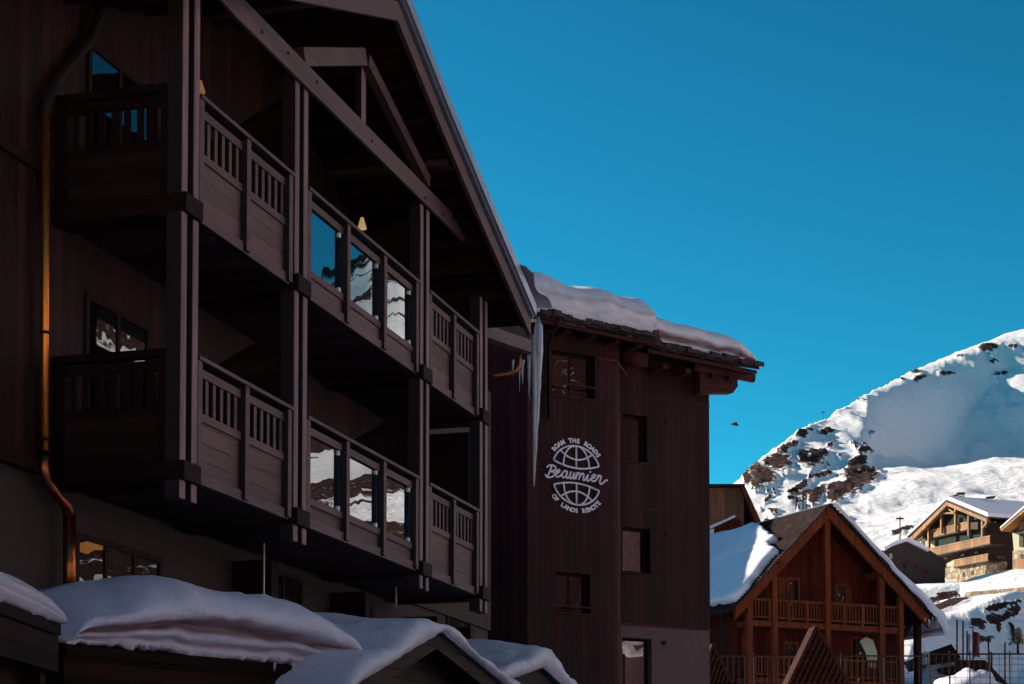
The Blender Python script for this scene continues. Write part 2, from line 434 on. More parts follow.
# -- purlins under the roof
def zline(s):
    for (sa, za), (sb, zb) in zip(line[:-1], line[1:]):
        if sa <= s <= sb: return za + (zb - za) * (s - sa) / (sb - sa)
    return line[-1][1]
s3 = FH.loc(451, 155, RW + .15)[0]
for s, h in ((ap[0] - .02, .30), (s3, .30), (2 * ap[0] - s3 + .55, .30)):
    b = MB(); zz = zline(s); b.fb(FH, s - .13, s + .13, RW + .15, WW, zz + .13, zz + .42)
    b.build('purlin', M['beam'], hotel, bevel=.01)
b = MB(); b.prism([FH.trace(*p, .3) for p in ((478, 321), (533.5, 341), (533.5, 353), (478, 334))], -FH.n * .2); b.build('eaves_plate', M['beam'], hotel)
b = MB(); b.prism([FH.trace(*p, .34) for p in ((470, 290), (533, 336), (533.5, 342), (470, 320))], -FH.n * .1); b.build('eaves_infill', M['soffit'], hotel)
# -- rafters between purlins (dark soffit relief)
for s in np.arange(ap[0] - 5.6, Lr[-1][0] - .3, .62):
    b = MB(); zz = zline(s); b.fb(FH, s - .04, s + .04, RW + .07, WW, zz + .11, zz + .20); b.build('rafter', M['soffit'], hotel)
# -- windows and doors on the wall behind the balconies
def window(parent, fr, s0, s1, w, z0, z1, name='window', depth=.12, fw=.07, mull=1, fm=None, curtain=None, glass=None, cmat=None):
    """frame proud of the wall face at depth w, glass, dark room board, optional curtain."""
    b = MB(); fm = fm or M['frame']
    b.fb(fr, s0, s1, w - .03, w + .02, z1 - fw, z1); b.fb(fr, s0, s1, w - .045, w + .02, z0, z0 + fw)
    b.fb(fr, s0, s0 + fw, w - .03, w + .02, z0 + fw, z1 - fw); b.fb(fr, s1 - fw, s1, w - .03, w + .02, z0 + fw, z1 - fw)
    for i in range(1, mull):
        s = s0 + (s1 - s0) * i / mull; b.fb(fr, s - fw * .45, s + fw * .45, w - .026, w + .018, z0 + fw, z1 - fw)
    f = b.build(name, fm, parent)
    g = MB(); g.fb(fr, s0 + fw * .9, s1 - fw * .9, w - .012, w - .008, z0 + fw * .9, z1 - fw * .9); g.build('pane', glass or M['pane'], f)
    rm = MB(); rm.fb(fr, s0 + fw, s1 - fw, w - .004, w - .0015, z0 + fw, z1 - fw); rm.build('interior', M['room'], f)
    if curtain:
        c0, c1 = curtain; vs = []; fs = []; nn = 40
        for i in range(nn + 1):
            s = s0 + fw + (s1 - s0 - 2 * fw) * (c0 + (c1 - c0) * i / nn)
            o = -.0065 + .0018 * math.sin(i * 1.25)
            vs += [fr.pt(s, w + o, z0 + fw), fr.pt(s, w + o, z1 - fw)]
        for i in range(nn): fs.append((2 * i, 2 * i + 2, 2 * i + 3, 2 * i + 1))
        MB().add(vs, fs).build('curtain', cmat or M['curtain'], f)
    return f
for lev, z in ((1, FU + .22), (0, FU + .22 - DZ)):
    for a, e, mu in ((S(84, 330, WW), S(84, 330, WW) + 1.5, 2), (sp[1] + .9, sp[1] + 2.9, 2), (sp[2] + .7, sp[2] + 2.0, 2)):
        window(hotel, FH, a, e, WW, z, z + 2.05, 'balcony_door', mull=mu)
GW = WW + .06
window(hotel, FH, S(74, 560, GW), S(160, 560, GW), GW, 1.3, Z(80, 533, GW), 'ground_floor_window', mull=3)
M['warm'] = plain('warm glint glow', (.6, .3, .1)); _b = M['warm'].node_tree.nodes['Principled BSDF']; _b.inputs['Emission Color'].default_value = (1, .42, .08, 1); _b.inputs['Emission Strength'].default_value = .16
gw0 = [o for o in hotel.children if o.name.startswith('ground_floor_window')][0]
for pts_ in (((80, 543), (92, 540), (103, 546), (103, 550), (94, 550), (88, 554), (80, 552)), ((120, 577), (128, 578), (129, 582), (124, 580))):
    b = MB(); b.prism([FH.trace(x, y, GW - .0068) for x, y in pts_], FH.n * -.001); b.build('window_glint', M['warm'], gw0)  # warm glints drawn as flat glowing shapes behind the glass
window(hotel, FH, S(262, 580, GW), S(302, 580, GW), GW, 1.9, Z(265, 566, GW), 'ground_floor_window', mull=2)
window(hotel, FH, S(342, 600, GW), S(372, 600, GW), GW, 2.2, Z(345, 594, GW), 'ground_floor_window', mull=2)
window(hotel, FH, S(446, 610, GW), S(470, 610, GW), GW, 2.0, Z(446, 614, GW) + .6, 'ground_floor_window', mull=1)
b = MB()
for px in (232, 330, 405, 440):
    s = S(px, 560, GW); b = MB(); b.fb(FH, s, s + .22, GW - .55, GW - .003, 4.3, 5.05); b.build('support_corbel', M['dark'], hotel)
for px, y0, y1 in ((264, 543, 600), (396, 584, 610)):
    p = FH.trace(px, y0, .9); b = MB(); b.tube([p, p - Vector((0, 0, (y1 - y0) / 80))], .012, 8); b.build('drain_spout', M['metal'], hotel)
# -- copper downpipe on the left wall
pw = WW - .10
pt = lambda x, y, w=pw: FH.trace(x, y, w)
b = MB()
b.tube([pt(45, 452), pt(45, 300), pt(45.5, 116)], .042, 16)
pipe = b.build('downpipe', M['copper'], hotel, smooth=True)
b = MB(); b.tube([pt(45.5, 117), pt(48, 100), pt(56, 82), pt(72, 62), pt(90, 40), pt(105, 0), pt(112, -30)], .06, 14); b.build('pipe_bend', M['gutter'], pipe, smooth=True)
b = MB(); b.tube([pt(45, 452), pt(44, 468), pt(47, 482), pt(57, 496), pt(66, 505), pt(69, 516)], .06, 14); b.build('pipe_elbow', M['copperdull'], pipe, smooth=True)
b = MB(); b.tube([pt(69.5, 514), pt(69.5, 620)], .068, 18); b.build('lower_pipe', M['copperdull'], pipe, smooth=True)
for y in (130, 333, 440):
    p = pt(45.2, y); b = MB(); b.tube([p - Vector((0, 0, .015)), p + Vector((0, 0, .015))], .056, 16); b.build('pipe_bracket', M['gutter'], pipe, smooth=True)
# small copper pipe below the right eave
b = MB(); q = lambda x, y: at_y(x, y, 31.0)
b.tube([q(484, 376), q(495, 375.5), q(508, 374), (q(516, 371)), q(519, 366), q(519.5, 360), q(519, 354)], .035, 10)
b.build('eaves_pipe', M['copperdull'], hotel, smooth=True)

# -- two lamps added for bright spots of unclear source on the upper balconies
def stand_in_lamp(p, h, r, label, lit):
    t = thing('stand_in_lamp', p, label, 'lamp', None)
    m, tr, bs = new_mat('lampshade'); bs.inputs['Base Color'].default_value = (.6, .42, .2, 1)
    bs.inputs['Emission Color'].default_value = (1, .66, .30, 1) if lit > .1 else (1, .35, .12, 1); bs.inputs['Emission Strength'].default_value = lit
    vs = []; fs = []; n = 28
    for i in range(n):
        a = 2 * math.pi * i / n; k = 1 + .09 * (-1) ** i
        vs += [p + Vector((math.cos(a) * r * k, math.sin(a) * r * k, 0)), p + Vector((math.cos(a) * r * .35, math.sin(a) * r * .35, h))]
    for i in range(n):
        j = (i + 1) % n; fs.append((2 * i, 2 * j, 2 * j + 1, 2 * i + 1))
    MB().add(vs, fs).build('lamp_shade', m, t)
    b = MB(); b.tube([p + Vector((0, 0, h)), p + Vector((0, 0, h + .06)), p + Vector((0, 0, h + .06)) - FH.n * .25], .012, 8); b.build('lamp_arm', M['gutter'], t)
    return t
stand_in_lamp(FH.trace(362, 229, 1.2), .17, .065, 'small pleated pale yellow lamp standing in for a bright spot in the upper glass-fronted balcony', .17)
stand_in_lamp(FH.trace(200, 93, 1.15), 0.15, .06, 'small dim orange lamp standing in for a bright spot just behind the upper left balcony post', .06)

# ------------------------------------------------------------------ terrain: one polar height field from the street to the peaks
rng = np.random.RandomState(3)
LAT = rng.rand(256, 256)
def vnoise(x, y):
    xi = np.floor(x).astype(int); yi = np.floor(y).astype(int); fx = x - xi; fy = y - yi
    fx = fx * fx * (3 - 2 * fx); fy = fy * fy * (3 - 2 * fy)
    a = LAT[xi % 256, yi % 256]; b_ = LAT[(xi + 1) % 256, yi % 256]; c = LAT[xi % 256, (yi + 1) % 256]; d = LAT[(xi + 1) % 256, (yi + 1) % 256]
    return (a * (1 - fx) + b_ * fx) * (1 - fy) + (c * (1 - fx) + d * fx) * fy
def fbm(x, y, o=5, g=.5):
    s = 0; a = 1; n = 0
    for i in range(o):
        s = s + a * vnoise(x + 17.3 * i, y + 5.1 * i); n += a; a *= g; x = x * 2.03; y = y * 2.03
    return s / n
# skyline height over distance, and the distance of the ridge, by azimuth (degrees right of the view axis)
def y2t(y): return np.tan(PITCH + np.arctan((CY - np.asarray(y, float)) / F))
SK_PX = np.array([-900, 300, 560, 640, 700, 740, 760, 790, 830, 870, 910, 950, 985, 1010, 1030, 1100, 1300, 1500])
SK_Y = np.array([640, 600, 560, 535, 510, 481, 461, 437, 417, 394, 374, 357, 344, 335, 330, 305, 235, 190])
SK_R = np.array([500, 500, 460, 460, 470, 480, 520, 580, 660, 740, 860, 960, 1040, 1100, 1130, 1200, 1300, 1300])
pa = np.degrees(np.arctan((SK_PX - CX) / F))
AZ = np.concatenate([[-180, -120, -70], pa, [34, 35.8, 36.8, 38, 45, 60, 88, 106, 150, 180]])
TT = np.concatenate([[.10, .10, .08], y2t(SK_Y), [.385, .382, .377, .357, .42, .60, .62, .40, .30, .10]])  # unseen slopes on the right raised to brighten the copper pipe
RP = np.concatenate([[420, 420, 450], SK_R, [1000, 1000, 1000, 950, 700, 520, 420, 420, 420, 420]])
def ground(X, Y, detail=True):
    X = np.asarray(X, float); Y = np.asarray(Y, float)
    r = np.hypot(X, Y); az = np.degrees(np.arctan2(X, Y))
    ca = np.where(np.abs(az) < 50, np.cos(np.radians(np.clip(az, -50, 50))), 1.0)
    ca = np.where(az > 45, np.interp(az, [45, 60], [.707, 1]), ca)
    ts = np.interp(az, AZ, TT) * ca; rp = np.interp(az, AZ, RP)
    dist = r
    px = CX + F * np.tan(np.radians(np.clip(az, -60, 60)))
    # foreground and village (z by distance)
    rq = r + np.clip(px - 962, 0, 120) * .09 * np.clip((r - 150) / 40, 0, 1)
    zn = np.interp(rq, [0, 20, 50, 80, 100, 130, 160, 190, 204, 212, 213.6, 222, 240, 300], [0, 0, 1.5, 5.5, 8, 12.2, 17, 22.5, 25.2, 25.8, 27.9, 29.2, 31.3, 45])
    t300 = (45 - CAMZ) / 300
    u = np.clip((r - 300) / (rp - 300), 0, 1)
    tA = t300 + (ts - t300) * u ** .9
    tb = np.interp(r, [300, 400, 500, 600, 700, 790, 850, 900, 1000], y2t([548, 505, 478, 482, 484, 450, 410, 388, 360]))
    tbb = np.where(r > rp - 170, np.interp(r, [0, 1], [0, 0]), 0)
    uu = np.clip((r - (rp - 200)) / 200, 0, 1); uu = uu * uu * (3 - 2 * uu)
    tB = np.minimum(tb, ts) * (1 - uu) + ts * uu
    k = np.clip((px - 856) / 135, 0, 1); k = 1 - (1 - k) ** 2.3; k = k * np.clip((px - 856) / 14, 0, 1)
    k2 = 1 - np.clip((px - 1250) / 150, 0, 1)
    kk = k * k2
    t = tA * (1 - kk) + tB * kk
    zf = CAMZ + t * r
    z = np.where(r < 300, zn, zf)
    z = np.where(r > rp, CAMZ + ts * rp - (r - rp) * .45, z)
    # flatter ground on the far sides and behind the camera
    # an unseen knoll added behind the hotel to shade the chalet roof
    z = z + 9.7 * np.exp(-((X + 9) / 7) ** 2 - ((Y - 105) / 17) ** 4)
    # a hollow on the right of the village slope
    xc = np.interp(r, [120, 160, 190, 203, 214], [24, 33, 42.5, 54, 66])
    sm = np.clip((r - 122) / 12, 0, 1) * (1 - np.clip((r - 199) / 12, 0, 1))
    z = z - np.clip((X - xc) * .62, 0, 4.6) * sm * (Y > 0)
    z = z + 27 * np.exp(-((X + 12) / 15) ** 2 - ((Y - 138) / 30) ** 2)  # second unseen rise added to throw shade on the village slope
    if detail:
        amp = np.clip((r - 40) / 300, 0, 1)
        z = z + amp * ((fbm(X * .02 + 5, Y * .02, 5) - .5) * 9 * np.clip((rp - r) / 120, .12, 1) + (fbm(X * .12, Y * .05, 4) - .5) * 2.4)
    return z
def gz(x, y): return float(ground(np.array([x]), np.array([y]))[0])
def blob(PX, PY, lst, ox=0, oy=0, sc=1.0):
    f = np.zeros_like(PX)
    for e in lst:
        x, y, a, c = e[:4]; rot = math.radians(e[4]) if len(e) > 4 else 0
        x = ox + x / sc; y = oy + y / sc; a = a / sc; c = c / sc
        dx = PX - x; dy = PY - y
        X_ = dx * math.cos(rot) + dy * math.sin(rot); Y_ = -dx * math.sin(rot) + dy * math.cos(rot)
        f = np.maximum(f, 1.55 - np.sqrt((X_ / a) ** 2 + (Y_ / c) ** 2))
    return np.clip(f, 0, 1)
ROCKS = [(55, 310, 26, 36), (150, 290, 72, 58), (110, 335, 30, 25), (270, 210, 85, 38), (155, 155, 24, 24), (115, 215, 26, 20), (60, 262, 22, 14), (310, 125, 52, 34, -40), (350, 80, 24, 18),
         (400, 30, 42, 24), (470, 8, 30, 14), (490, 185, 70, 42, -25), (425, 180, 30, 25), (560, 155, 40, 18), (760, 225, 75, 42, -32), (790, 185, 45, 24), (800, 130, 40, 14), (500, 285, 56, 15, -18), (565, 275, 50, 13),
         (370, 365, 70, 24, -35), (400, 405, 60, 16, -10), (330, 455, 36, 22), (440, 390, 30, 14), (505, 400, 66, 40, -30), (610, 365, 45, 28), (800, 300, 95, 50, -10), (700, 370, 110, 52, -32), (620, 430, 50, 34), (470, 455, 40, 20),
         (200, 540, 32, 12), (170, 450, 30, 10, -35), (215, 378, 18, 8), (580, 12, 42, 20, -20), (580, 90, 40, 8, -20), (860, 20, 20, 12), (825, 85, 16, 8), (770, 80, 20, 6), (740, 575, 8, 6), (660, 160, 14, 7), (90, 370, 16, 8), (160, 470, 20, 7, -30)]
_r = random.Random(11)
for _ in range(34):
    _x = _r.uniform(20, 860); _y = 640 - _x * .55 - _r.uniform(-120, 260)
    if _y > 20 and _y > 300 - _x * .62: ROCKS.append((_x, _y, _r.uniform(6, 20), _r.uniform(3, 8), -32))
ROCKS2 = [(835, 85, 28, 13), (855, 78, 16, 8), (725, 160, 18, 5), (755, 105, 14, 5), (845, 112, 16, 5), (865, 158, 20, 6, -20), (905, 75, 14, 6), (640, 160, 24, 5), (580, 168, 12, 4), (460, 225, 9, 5)]
ROCKS3 = [(930, 604, 10, 3, -8), (948, 598, 14, 4, -10), (955, 604, 14, 3, -15), (940, 609, 12, 3, -10), (1000, 608, 14, 3, -15), (1014, 614, 12, 4, -30), (998, 620, 12, 4), (984, 625, 14, 5, -10), (972, 618, 9, 3), (1008, 630, 9, 3, -30), (1018, 604, 9, 2, -20),
          (905, 531, 10, 2.5, -15), (899, 533, 6, 2), (985, 640, 10, 3), (1020, 640, 6, 3)]
def make_terrain():
    pxs = np.concatenate([np.arange(-900, 480, 60), np.arange(480, 700, 8), np.arange(700, 1040, 1.1), np.arange(1040, 1640, 5)])
    azs = np.concatenate([np.arange(-180, -37, 3.0), np.degrees(np.arctan((pxs - CX) / F)), np.arange(31, 180.1, 1.2)])
    azs[-1] = 180.0
    rs = np.concatenate([[1.5, 4, 8, 14, 20, 30, 40, 50, 60], 70 * 1.012 ** np.arange(0, 100), 0 * np.zeros(0)])
    rs = np.sort(np.concatenate([rs[(rs < 193)], np.arange(193, 224.6, .6)])); rs = np.concatenate([rs, 225 * 1.0052 ** np.arange(0, 340)]); rs = rs[rs < 1350]; rs = np.concatenate([rs, [1400, 1500, 1700, 2100]])
    A, Rr = np.meshgrid(np.radians(azs), rs, indexing='ij')
    X = Rr * np.sin(A); Y = Rr * np.cos(A)
    Zz = ground(X, Y)
    el = np.arctan2(Zz - CAMZ, np.where(np.abs(Y) < 1, 1, Y))
    PX = CX + F * np.tan(np.clip(A, -1, 1)) ; PY = CY - F * np.tan(el - PITCH)
    PXn = PX + (fbm(X * .07, Y * .02 + Zz * .05, 4) - .5) * 16; PYn = PY + (fbm(X * .07 + 40, Zz * .12, 4) - .5) * 12
    f = np.maximum(blob(PXn, PYn, ROCKS, 740, 430, 6.4), blob(PXn, PYn, ROCKS2, 700, 320, 2.849)) * (Rr > 250)
    f = np.maximum(f, blob(PX + (PXn - PX) * .25, PY + (PYn - PY) * .25, ROCKS3) * (Rr < 420) * (Rr > 110))
    f = f * ((PX > 690) & (PX < 1060) & (np.abs(A) < .6))
    # crags on the big slopes right of the frame
    far = (A > math.radians(15.6)) & (A < 2.4) & (Rr > 150)
    crag = fbm(X * .035 + 3, (Zz * .09) + Y * .01, 5)
    f = np.maximum(f, np.clip((crag - .49) * 9, 0, 1) * far)
    # unseen bare cliffs added behind the camera's right to darken window reflections
    f = np.maximum(f, np.clip((crag - .30) * 9, 0, 1) * (A > 1.66) * (A < 2.9) * (Rr > 90))
    
    Zz = Zz + np.minimum(f, .5) * np.clip((Rr - 100) / 400, 0.1, 1) * 2.2 * (.2 + fbm(X * .3, Y * .2 + Zz * .3, 4)) + np.minimum(f, .6) * (fbm(X * .5, Y * .35, 3) - .5) * 3.0 * np.clip((Rr - 250) / 300, 0, 1)
    n, m = X.shape
    co_ = np.stack([X, Y, Zz], -1).reshape(-1, 3)
    I = np.arange(n - 1)[:, None] * m + np.arange(m - 1)[None, :]
    F4 = np.stack([I, I + m, I + m + 1, I + 1], -1).reshape(-1, 4)[:, ::-1]
    me = bpy.data.meshes.new('terrain')
    me.vertices.add(len(co_)); me.vertices.foreach_set('co', co_.ravel())
    me.loops.add(F4.size); me.loops.foreach_set('vertex_index', F4.ravel().astype(np.int32))
    me.polygons.add(len(F4)); me.polygons.foreach_set('loop_start', np.arange(0, F4.size, 4, dtype=np.int32))
    me.polygons.foreach_set('use_smooth', np.ones(len(F4), bool))
    me.update(calc_edges=True)
    if me.polygons[len(F4) // 2].normal.z < 0: me.flip_normals()
    at = me.attributes.new('rock', 'FLOAT', 'POINT'); at.data.foreach_set('value', f.ravel().astype(np.float32))
    o = bpy.data.objects.new('snowy_mountain_terrain', me); link(o); o['kind'] = 'structure'
    m_, t, b_ = new_mat('mountain snow and rock')
    base, _ = coords(t)
    n1 = noise_t(t, base, .35, 8, .7); n2 = noise_t(t, base, .06, 6, .6); n3 = noise_t(t, base, 1.6, 5, .6)
    _, cs = coords(t, R(25), (.05, .35, .5)); n4 = noise_t(t, cs, 1.2, 6, .7)
    a = N(t, 'ShaderNodeAttribute'); a.attribute_name = 'rock'
    mk = math_n(t, 'ADD', a.outputs['Fac'], math_n(t, 'ADD', math_n(t, 'MULTIPLY_ADD', n1, 1.9, -.95), math_n(t, 'MULTIPLY_ADD', n3, .9, -.45)))
    mask = ramp(t, mk, .46, .50)
    rock = mixc(t, ramp(t, n3, .35, .7), (.012, .004, .004), (.085, .030, .022))
    rock = mixc(t, ramp(t, n1, .60, .68), rock, (.7, .7, .74))
    sn = mixc(t, ramp(t, n4, .3, .7), (.86, .80, .85), (.93, .88, .91))
    t.links.new(mixc(t, mask, sn, rock), b_.inputs['Base Color']); b_.inputs['Roughness'].default_value = .8
    b_.inputs['Specular IOR Level'].default_value = .15
    h = math_n(t, 'ADD', math_n(t, 'MULTIPLY', n1, 1.0), math_n(t, 'MULTIPLY', n4, 2.6))
    bp = N(t, 'ShaderNodeBump'); bp.inputs['Strength'].default_value = .55; bp.inputs['Distance'].default_value = 1.2
    t.links.new(h, bp.inputs['Height']); t.links.new(bp.outputs[0], b_.inputs['Normal'])
    me.materials.append(m_)
make_terrain()

# ------------------------------------------------------------------ the wing with the emblem
C0 = at_y(527, 600, 45.0)
FT = Frame((C0.x, C0.y), (3200, 1900)); TA = FT.ang
M['towall'] = wood('wing boards', (.050, .0088, .0105), (.022, .0040, .005), TA, boards='x', bw=.17, grain='z', bump=1.0, spec=.14)
M['towbeam'] = wood('wing timber', (.085, .020, .020), (.05, .011, .011), TA, grain='x', spec=.1)
M['tostucco'] = plain('wing render', (.13, .066, .060), .9, var=.08, bump=.3)
M['slate'] = plain('stone slate', (.045, .017, .017), .85, var=.4, scale=9, bump=.6)
wing = thing('hotel_wing', FT.pt(2.5, 3, 0), 'tall dark boarded wing with small windows and a slate roof loaded with snow', 'building')
sA = FT.loc(626, 480, 0)[0]
B0w = .55
sB0, sB1 = FT.loc(618, 480, B0w)[0], FT.loc(709.5, 480, B0w)[0]
zTop = FT.loc(590, 332, 0)[2] + .33
b = MB()
# rounded right corner
prof = [(0, 5.5), (0, 0), (sA - .35, 0)] + [(sA - .35 + .35 * math.sin(a), .35 - .35 * math.cos(a)) for a in np.linspace(.25, math.pi / 2, 6)] + [(sA, 5.5)]
b.prism([FT.pt(s, w, -1) for s, w in prof], (0, 0, zTop + 1))
b.build('wall', M['towall'], wing)
zst = FT.loc(665, 626.5, B0w)[2]
zB = FT.loc(690, 372, B0w)[2] + .28
b = MB(); b.fb(FT, sA + .002, sB1, B0w, 7, zst, zB + .2); b.build('wall', M['towall'], wing)
b = MB(); b.fb(FT, sA + .002, sB1 - .01, B0w + .015, 6.9, -1, zst - .004); b.build('rendered_base', M['tostucco'], wing)
b = MB(); rr = -FH.n; b.obox(Vector((C0.x, C0.y, -1)) + rr * .02 , rr * 7, Vector((.3, .6, 0)), (0, 0, zTop + .6)); 
# seams: thin horizontal drip boards
b.build('side_wall', M['towall'], wing)
for y in (391, 478, 610):
    z = FT.loc(610, y, 0)[2]; b = MB(); b.fb(FT, .0, sA - .3, -.012, .01, z, z + .035); b.build('drip_board', M['towbeam'], wing)
for y in (404, 514):
    z = FT.loc(690, y, B0w)[2]; b = MB(); b.fb(FT, sA + .03, sB1 + .01, B0w - .012, B0w + .01, z, z + .035); b.build('drip_board', M['towbeam'], wing)
b = MB(); b.fb(FT, sA + .01, sB1 + .01, B0w - .02, B0w + .02, zst - .03, zst + .03); b.build('base_board', M['towbeam'], wing)
TW = ((552, 595, 353, 397, 0, dict(mull=2, curtain=(.08, .5))), (556, 590, 573, 613, 0, dict(mull=2, curtain=(.0, .3))),
      (622.5, 647, 415, 462, B0w, dict(curtain=(.55, 1))), (622.5, 650, 528, 573, B0w, dict(curtain=(.1, .85), cmat=M['voile'])), (622.5, 652, 638, 700, B0w, dict(curtain=(.2, .95), cmat=M['voile'])))
cutters = []
for x0, x1, y0, y1, w, kw in TW:
    s0, s1 = FT.loc(x0, y0, w)[0], FT.loc(x1, y0, w)[0]; xm = (x0 + x1) / 2; z0, z1 = FT.loc(xm, y1, w)[2], FT.loc(xm, y0, w)[2]
    s0 = max(s0, sA + .06) if w else s0
    RV = .24
    b = MB(); b.fb(FT, s0, s1, w - .3, w + RV, z0, z1); cutters.append(b.build('cutter', M['room']))
    window(wing, FT, s0 + .005, s1 - .005, w + RV - .025, z0 + .005, z1 - .005, fw=.06, glass=M['tpane'], **kw)
    b = MB(); b.fb(FT, s0 - .03, s1 + .03, w - .05, w + RV - .08, z0 - .035, z0 - .002); b.build('sill', M['towbeam'], wing)
for o in [c for c in wing.children if c.name.split('.')[0] in ('wall', 'rendered_base')]:
    for c in cutters: m_ = o.modifiers.new('cut', 'BOOLEAN'); m_.operation = 'DIFFERENCE'; m_.object = c; m_.solver = 'EXACT'
bpy.context.view_layer.update(); dg_ = bpy.context.evaluated_depsgraph_get()
for o in [c for c in wing.children if c.name.split('.')[0] in ('wall', 'rendered_base')]:
    me_ = bpy.data.meshes.new_from_object(o.evaluated_get(dg_)); o.modifiers.clear(); o.data = me_
for c in cutters: bpy.data.objects.remove(c)
for x, y in ((667, 422), (667, 533), (664, 643)):
    p = FT.trace(x, y, B0w); b = MB(); b.tube([p + FT.n * .03, p - FT.n * .02], .06, 14); b.build('vent', M['gutter'], wing)
b = MB(); b.tube([FT.trace(597, 358, -.02), FT.trace(616, 361, -.02), FT.trace(622, 368, -.02), FT.trace(628, 377, -.02)], .012, 6); b.build('conduit', M['copperdull'], wing)
def eave(x0, y0, x1, y1, w, L, slope, name):
    """roof slab from the eave points (bottom edge of the fascia, px) back along the slope."""
    a, c = FT.trace(x0, y0, w), FT.trace(x1, y1, w)
    inn = -FT.n; up = Vector((0, 0, 1)); dr = inn + up * slope
    b = MB(); b.prism([a, c, c + up * .09, a + up * .09], inn * .05); b.build('fascia', M['towbeam'], wing)
    b = MB(); a1, c1 = a + up * .09 - inn * .10, c + up * .09 - inn * .10
    b.obox(a1, c1 - a1, dr * L, up * .12); rf = b.build('roof', M['gutter'], wing)
    b = MB(); b.obox(a + inn * .1 - up * 0, c - a, dr * (L - .3), up * .085); b.build('soffit_boards', M['soffit'], rf)
    n = 34; random.seed(int(x0)); t = MB()
    for i in range(n):        # thick irregular slates showing at the eave
        q = a1.lerp(c1, (i + random.random()) / n) + up * (.05 + random.random() * .05) - inn * random.uniform(0, .10)
        wd = (c1 - a1).normalized() * random.uniform(.10, .28)
        hgt = up * random.uniform(.05, .15)
        t.obox(q, wd + up * random.uniform(-.03, .03), dr * random.uniform(.3, .6), hgt)
    t.build('slate', M['slate'], rf)
    return a, c, dr
eA = eave(536, 321.5, 655, 345.5, -.75, 6, .30, 'a')
eB = eave(648, 352, 757, 374, -.35, 6, .30, 'b')
for x, y in ((566, 332), (591, 337), (615, 342), (637, 347)):
    p = FT.trace(x, y, -.45); b = MB(); b.obox(p, FT.u * .16, -FT.n * .6, (0, 0, .12)); b.build('rafter_end', M['towbeam'], wing)
for x, y in ((663, 368), (686, 373), (712, 377), (729, 380)):
    p = FT.trace(x, y, -.05); b = MB(); b.obox(p, FT.u * .16, -FT.n * .6, (0, 0, .12)); b.build('rafter_end', M['towbeam'], wing)
a_ = FT.trace(621, 364, -.25); b = MB(); b.tube([FT.trace(622, 357, .3), FT.trace(648, 359.5, -.1)], .20, 14); b.build('wall_plate', M['towbeam'], wing, smooth=True)
b = MB(); b.prism([FT.trace(*p, .1) for p in ((700, 393), (733, 393), (738, 386), (737, 372), (700, 366))], -FT.n * .25); b.build('eave_bracket', M['towbeam'], wing)
b = MB(); b.prism([FT.trace(*p, 0) for p in ((695, 370), (755, 382), (756, 375), (695, 362))], -FT.n * .12); b.build('purlin', M['towbeam'], wing)
b = MB(); b.tube([FT.trace(560, 318, -.9) , FT.trace(557, 326, -.8), FT.trace(552, 332, -.5), FT.trace(549, 345, -.08), FT.trace(549, 420, -.08)], .045, 10); b.build('downpipe', M['gutter'], wing, smooth=True)

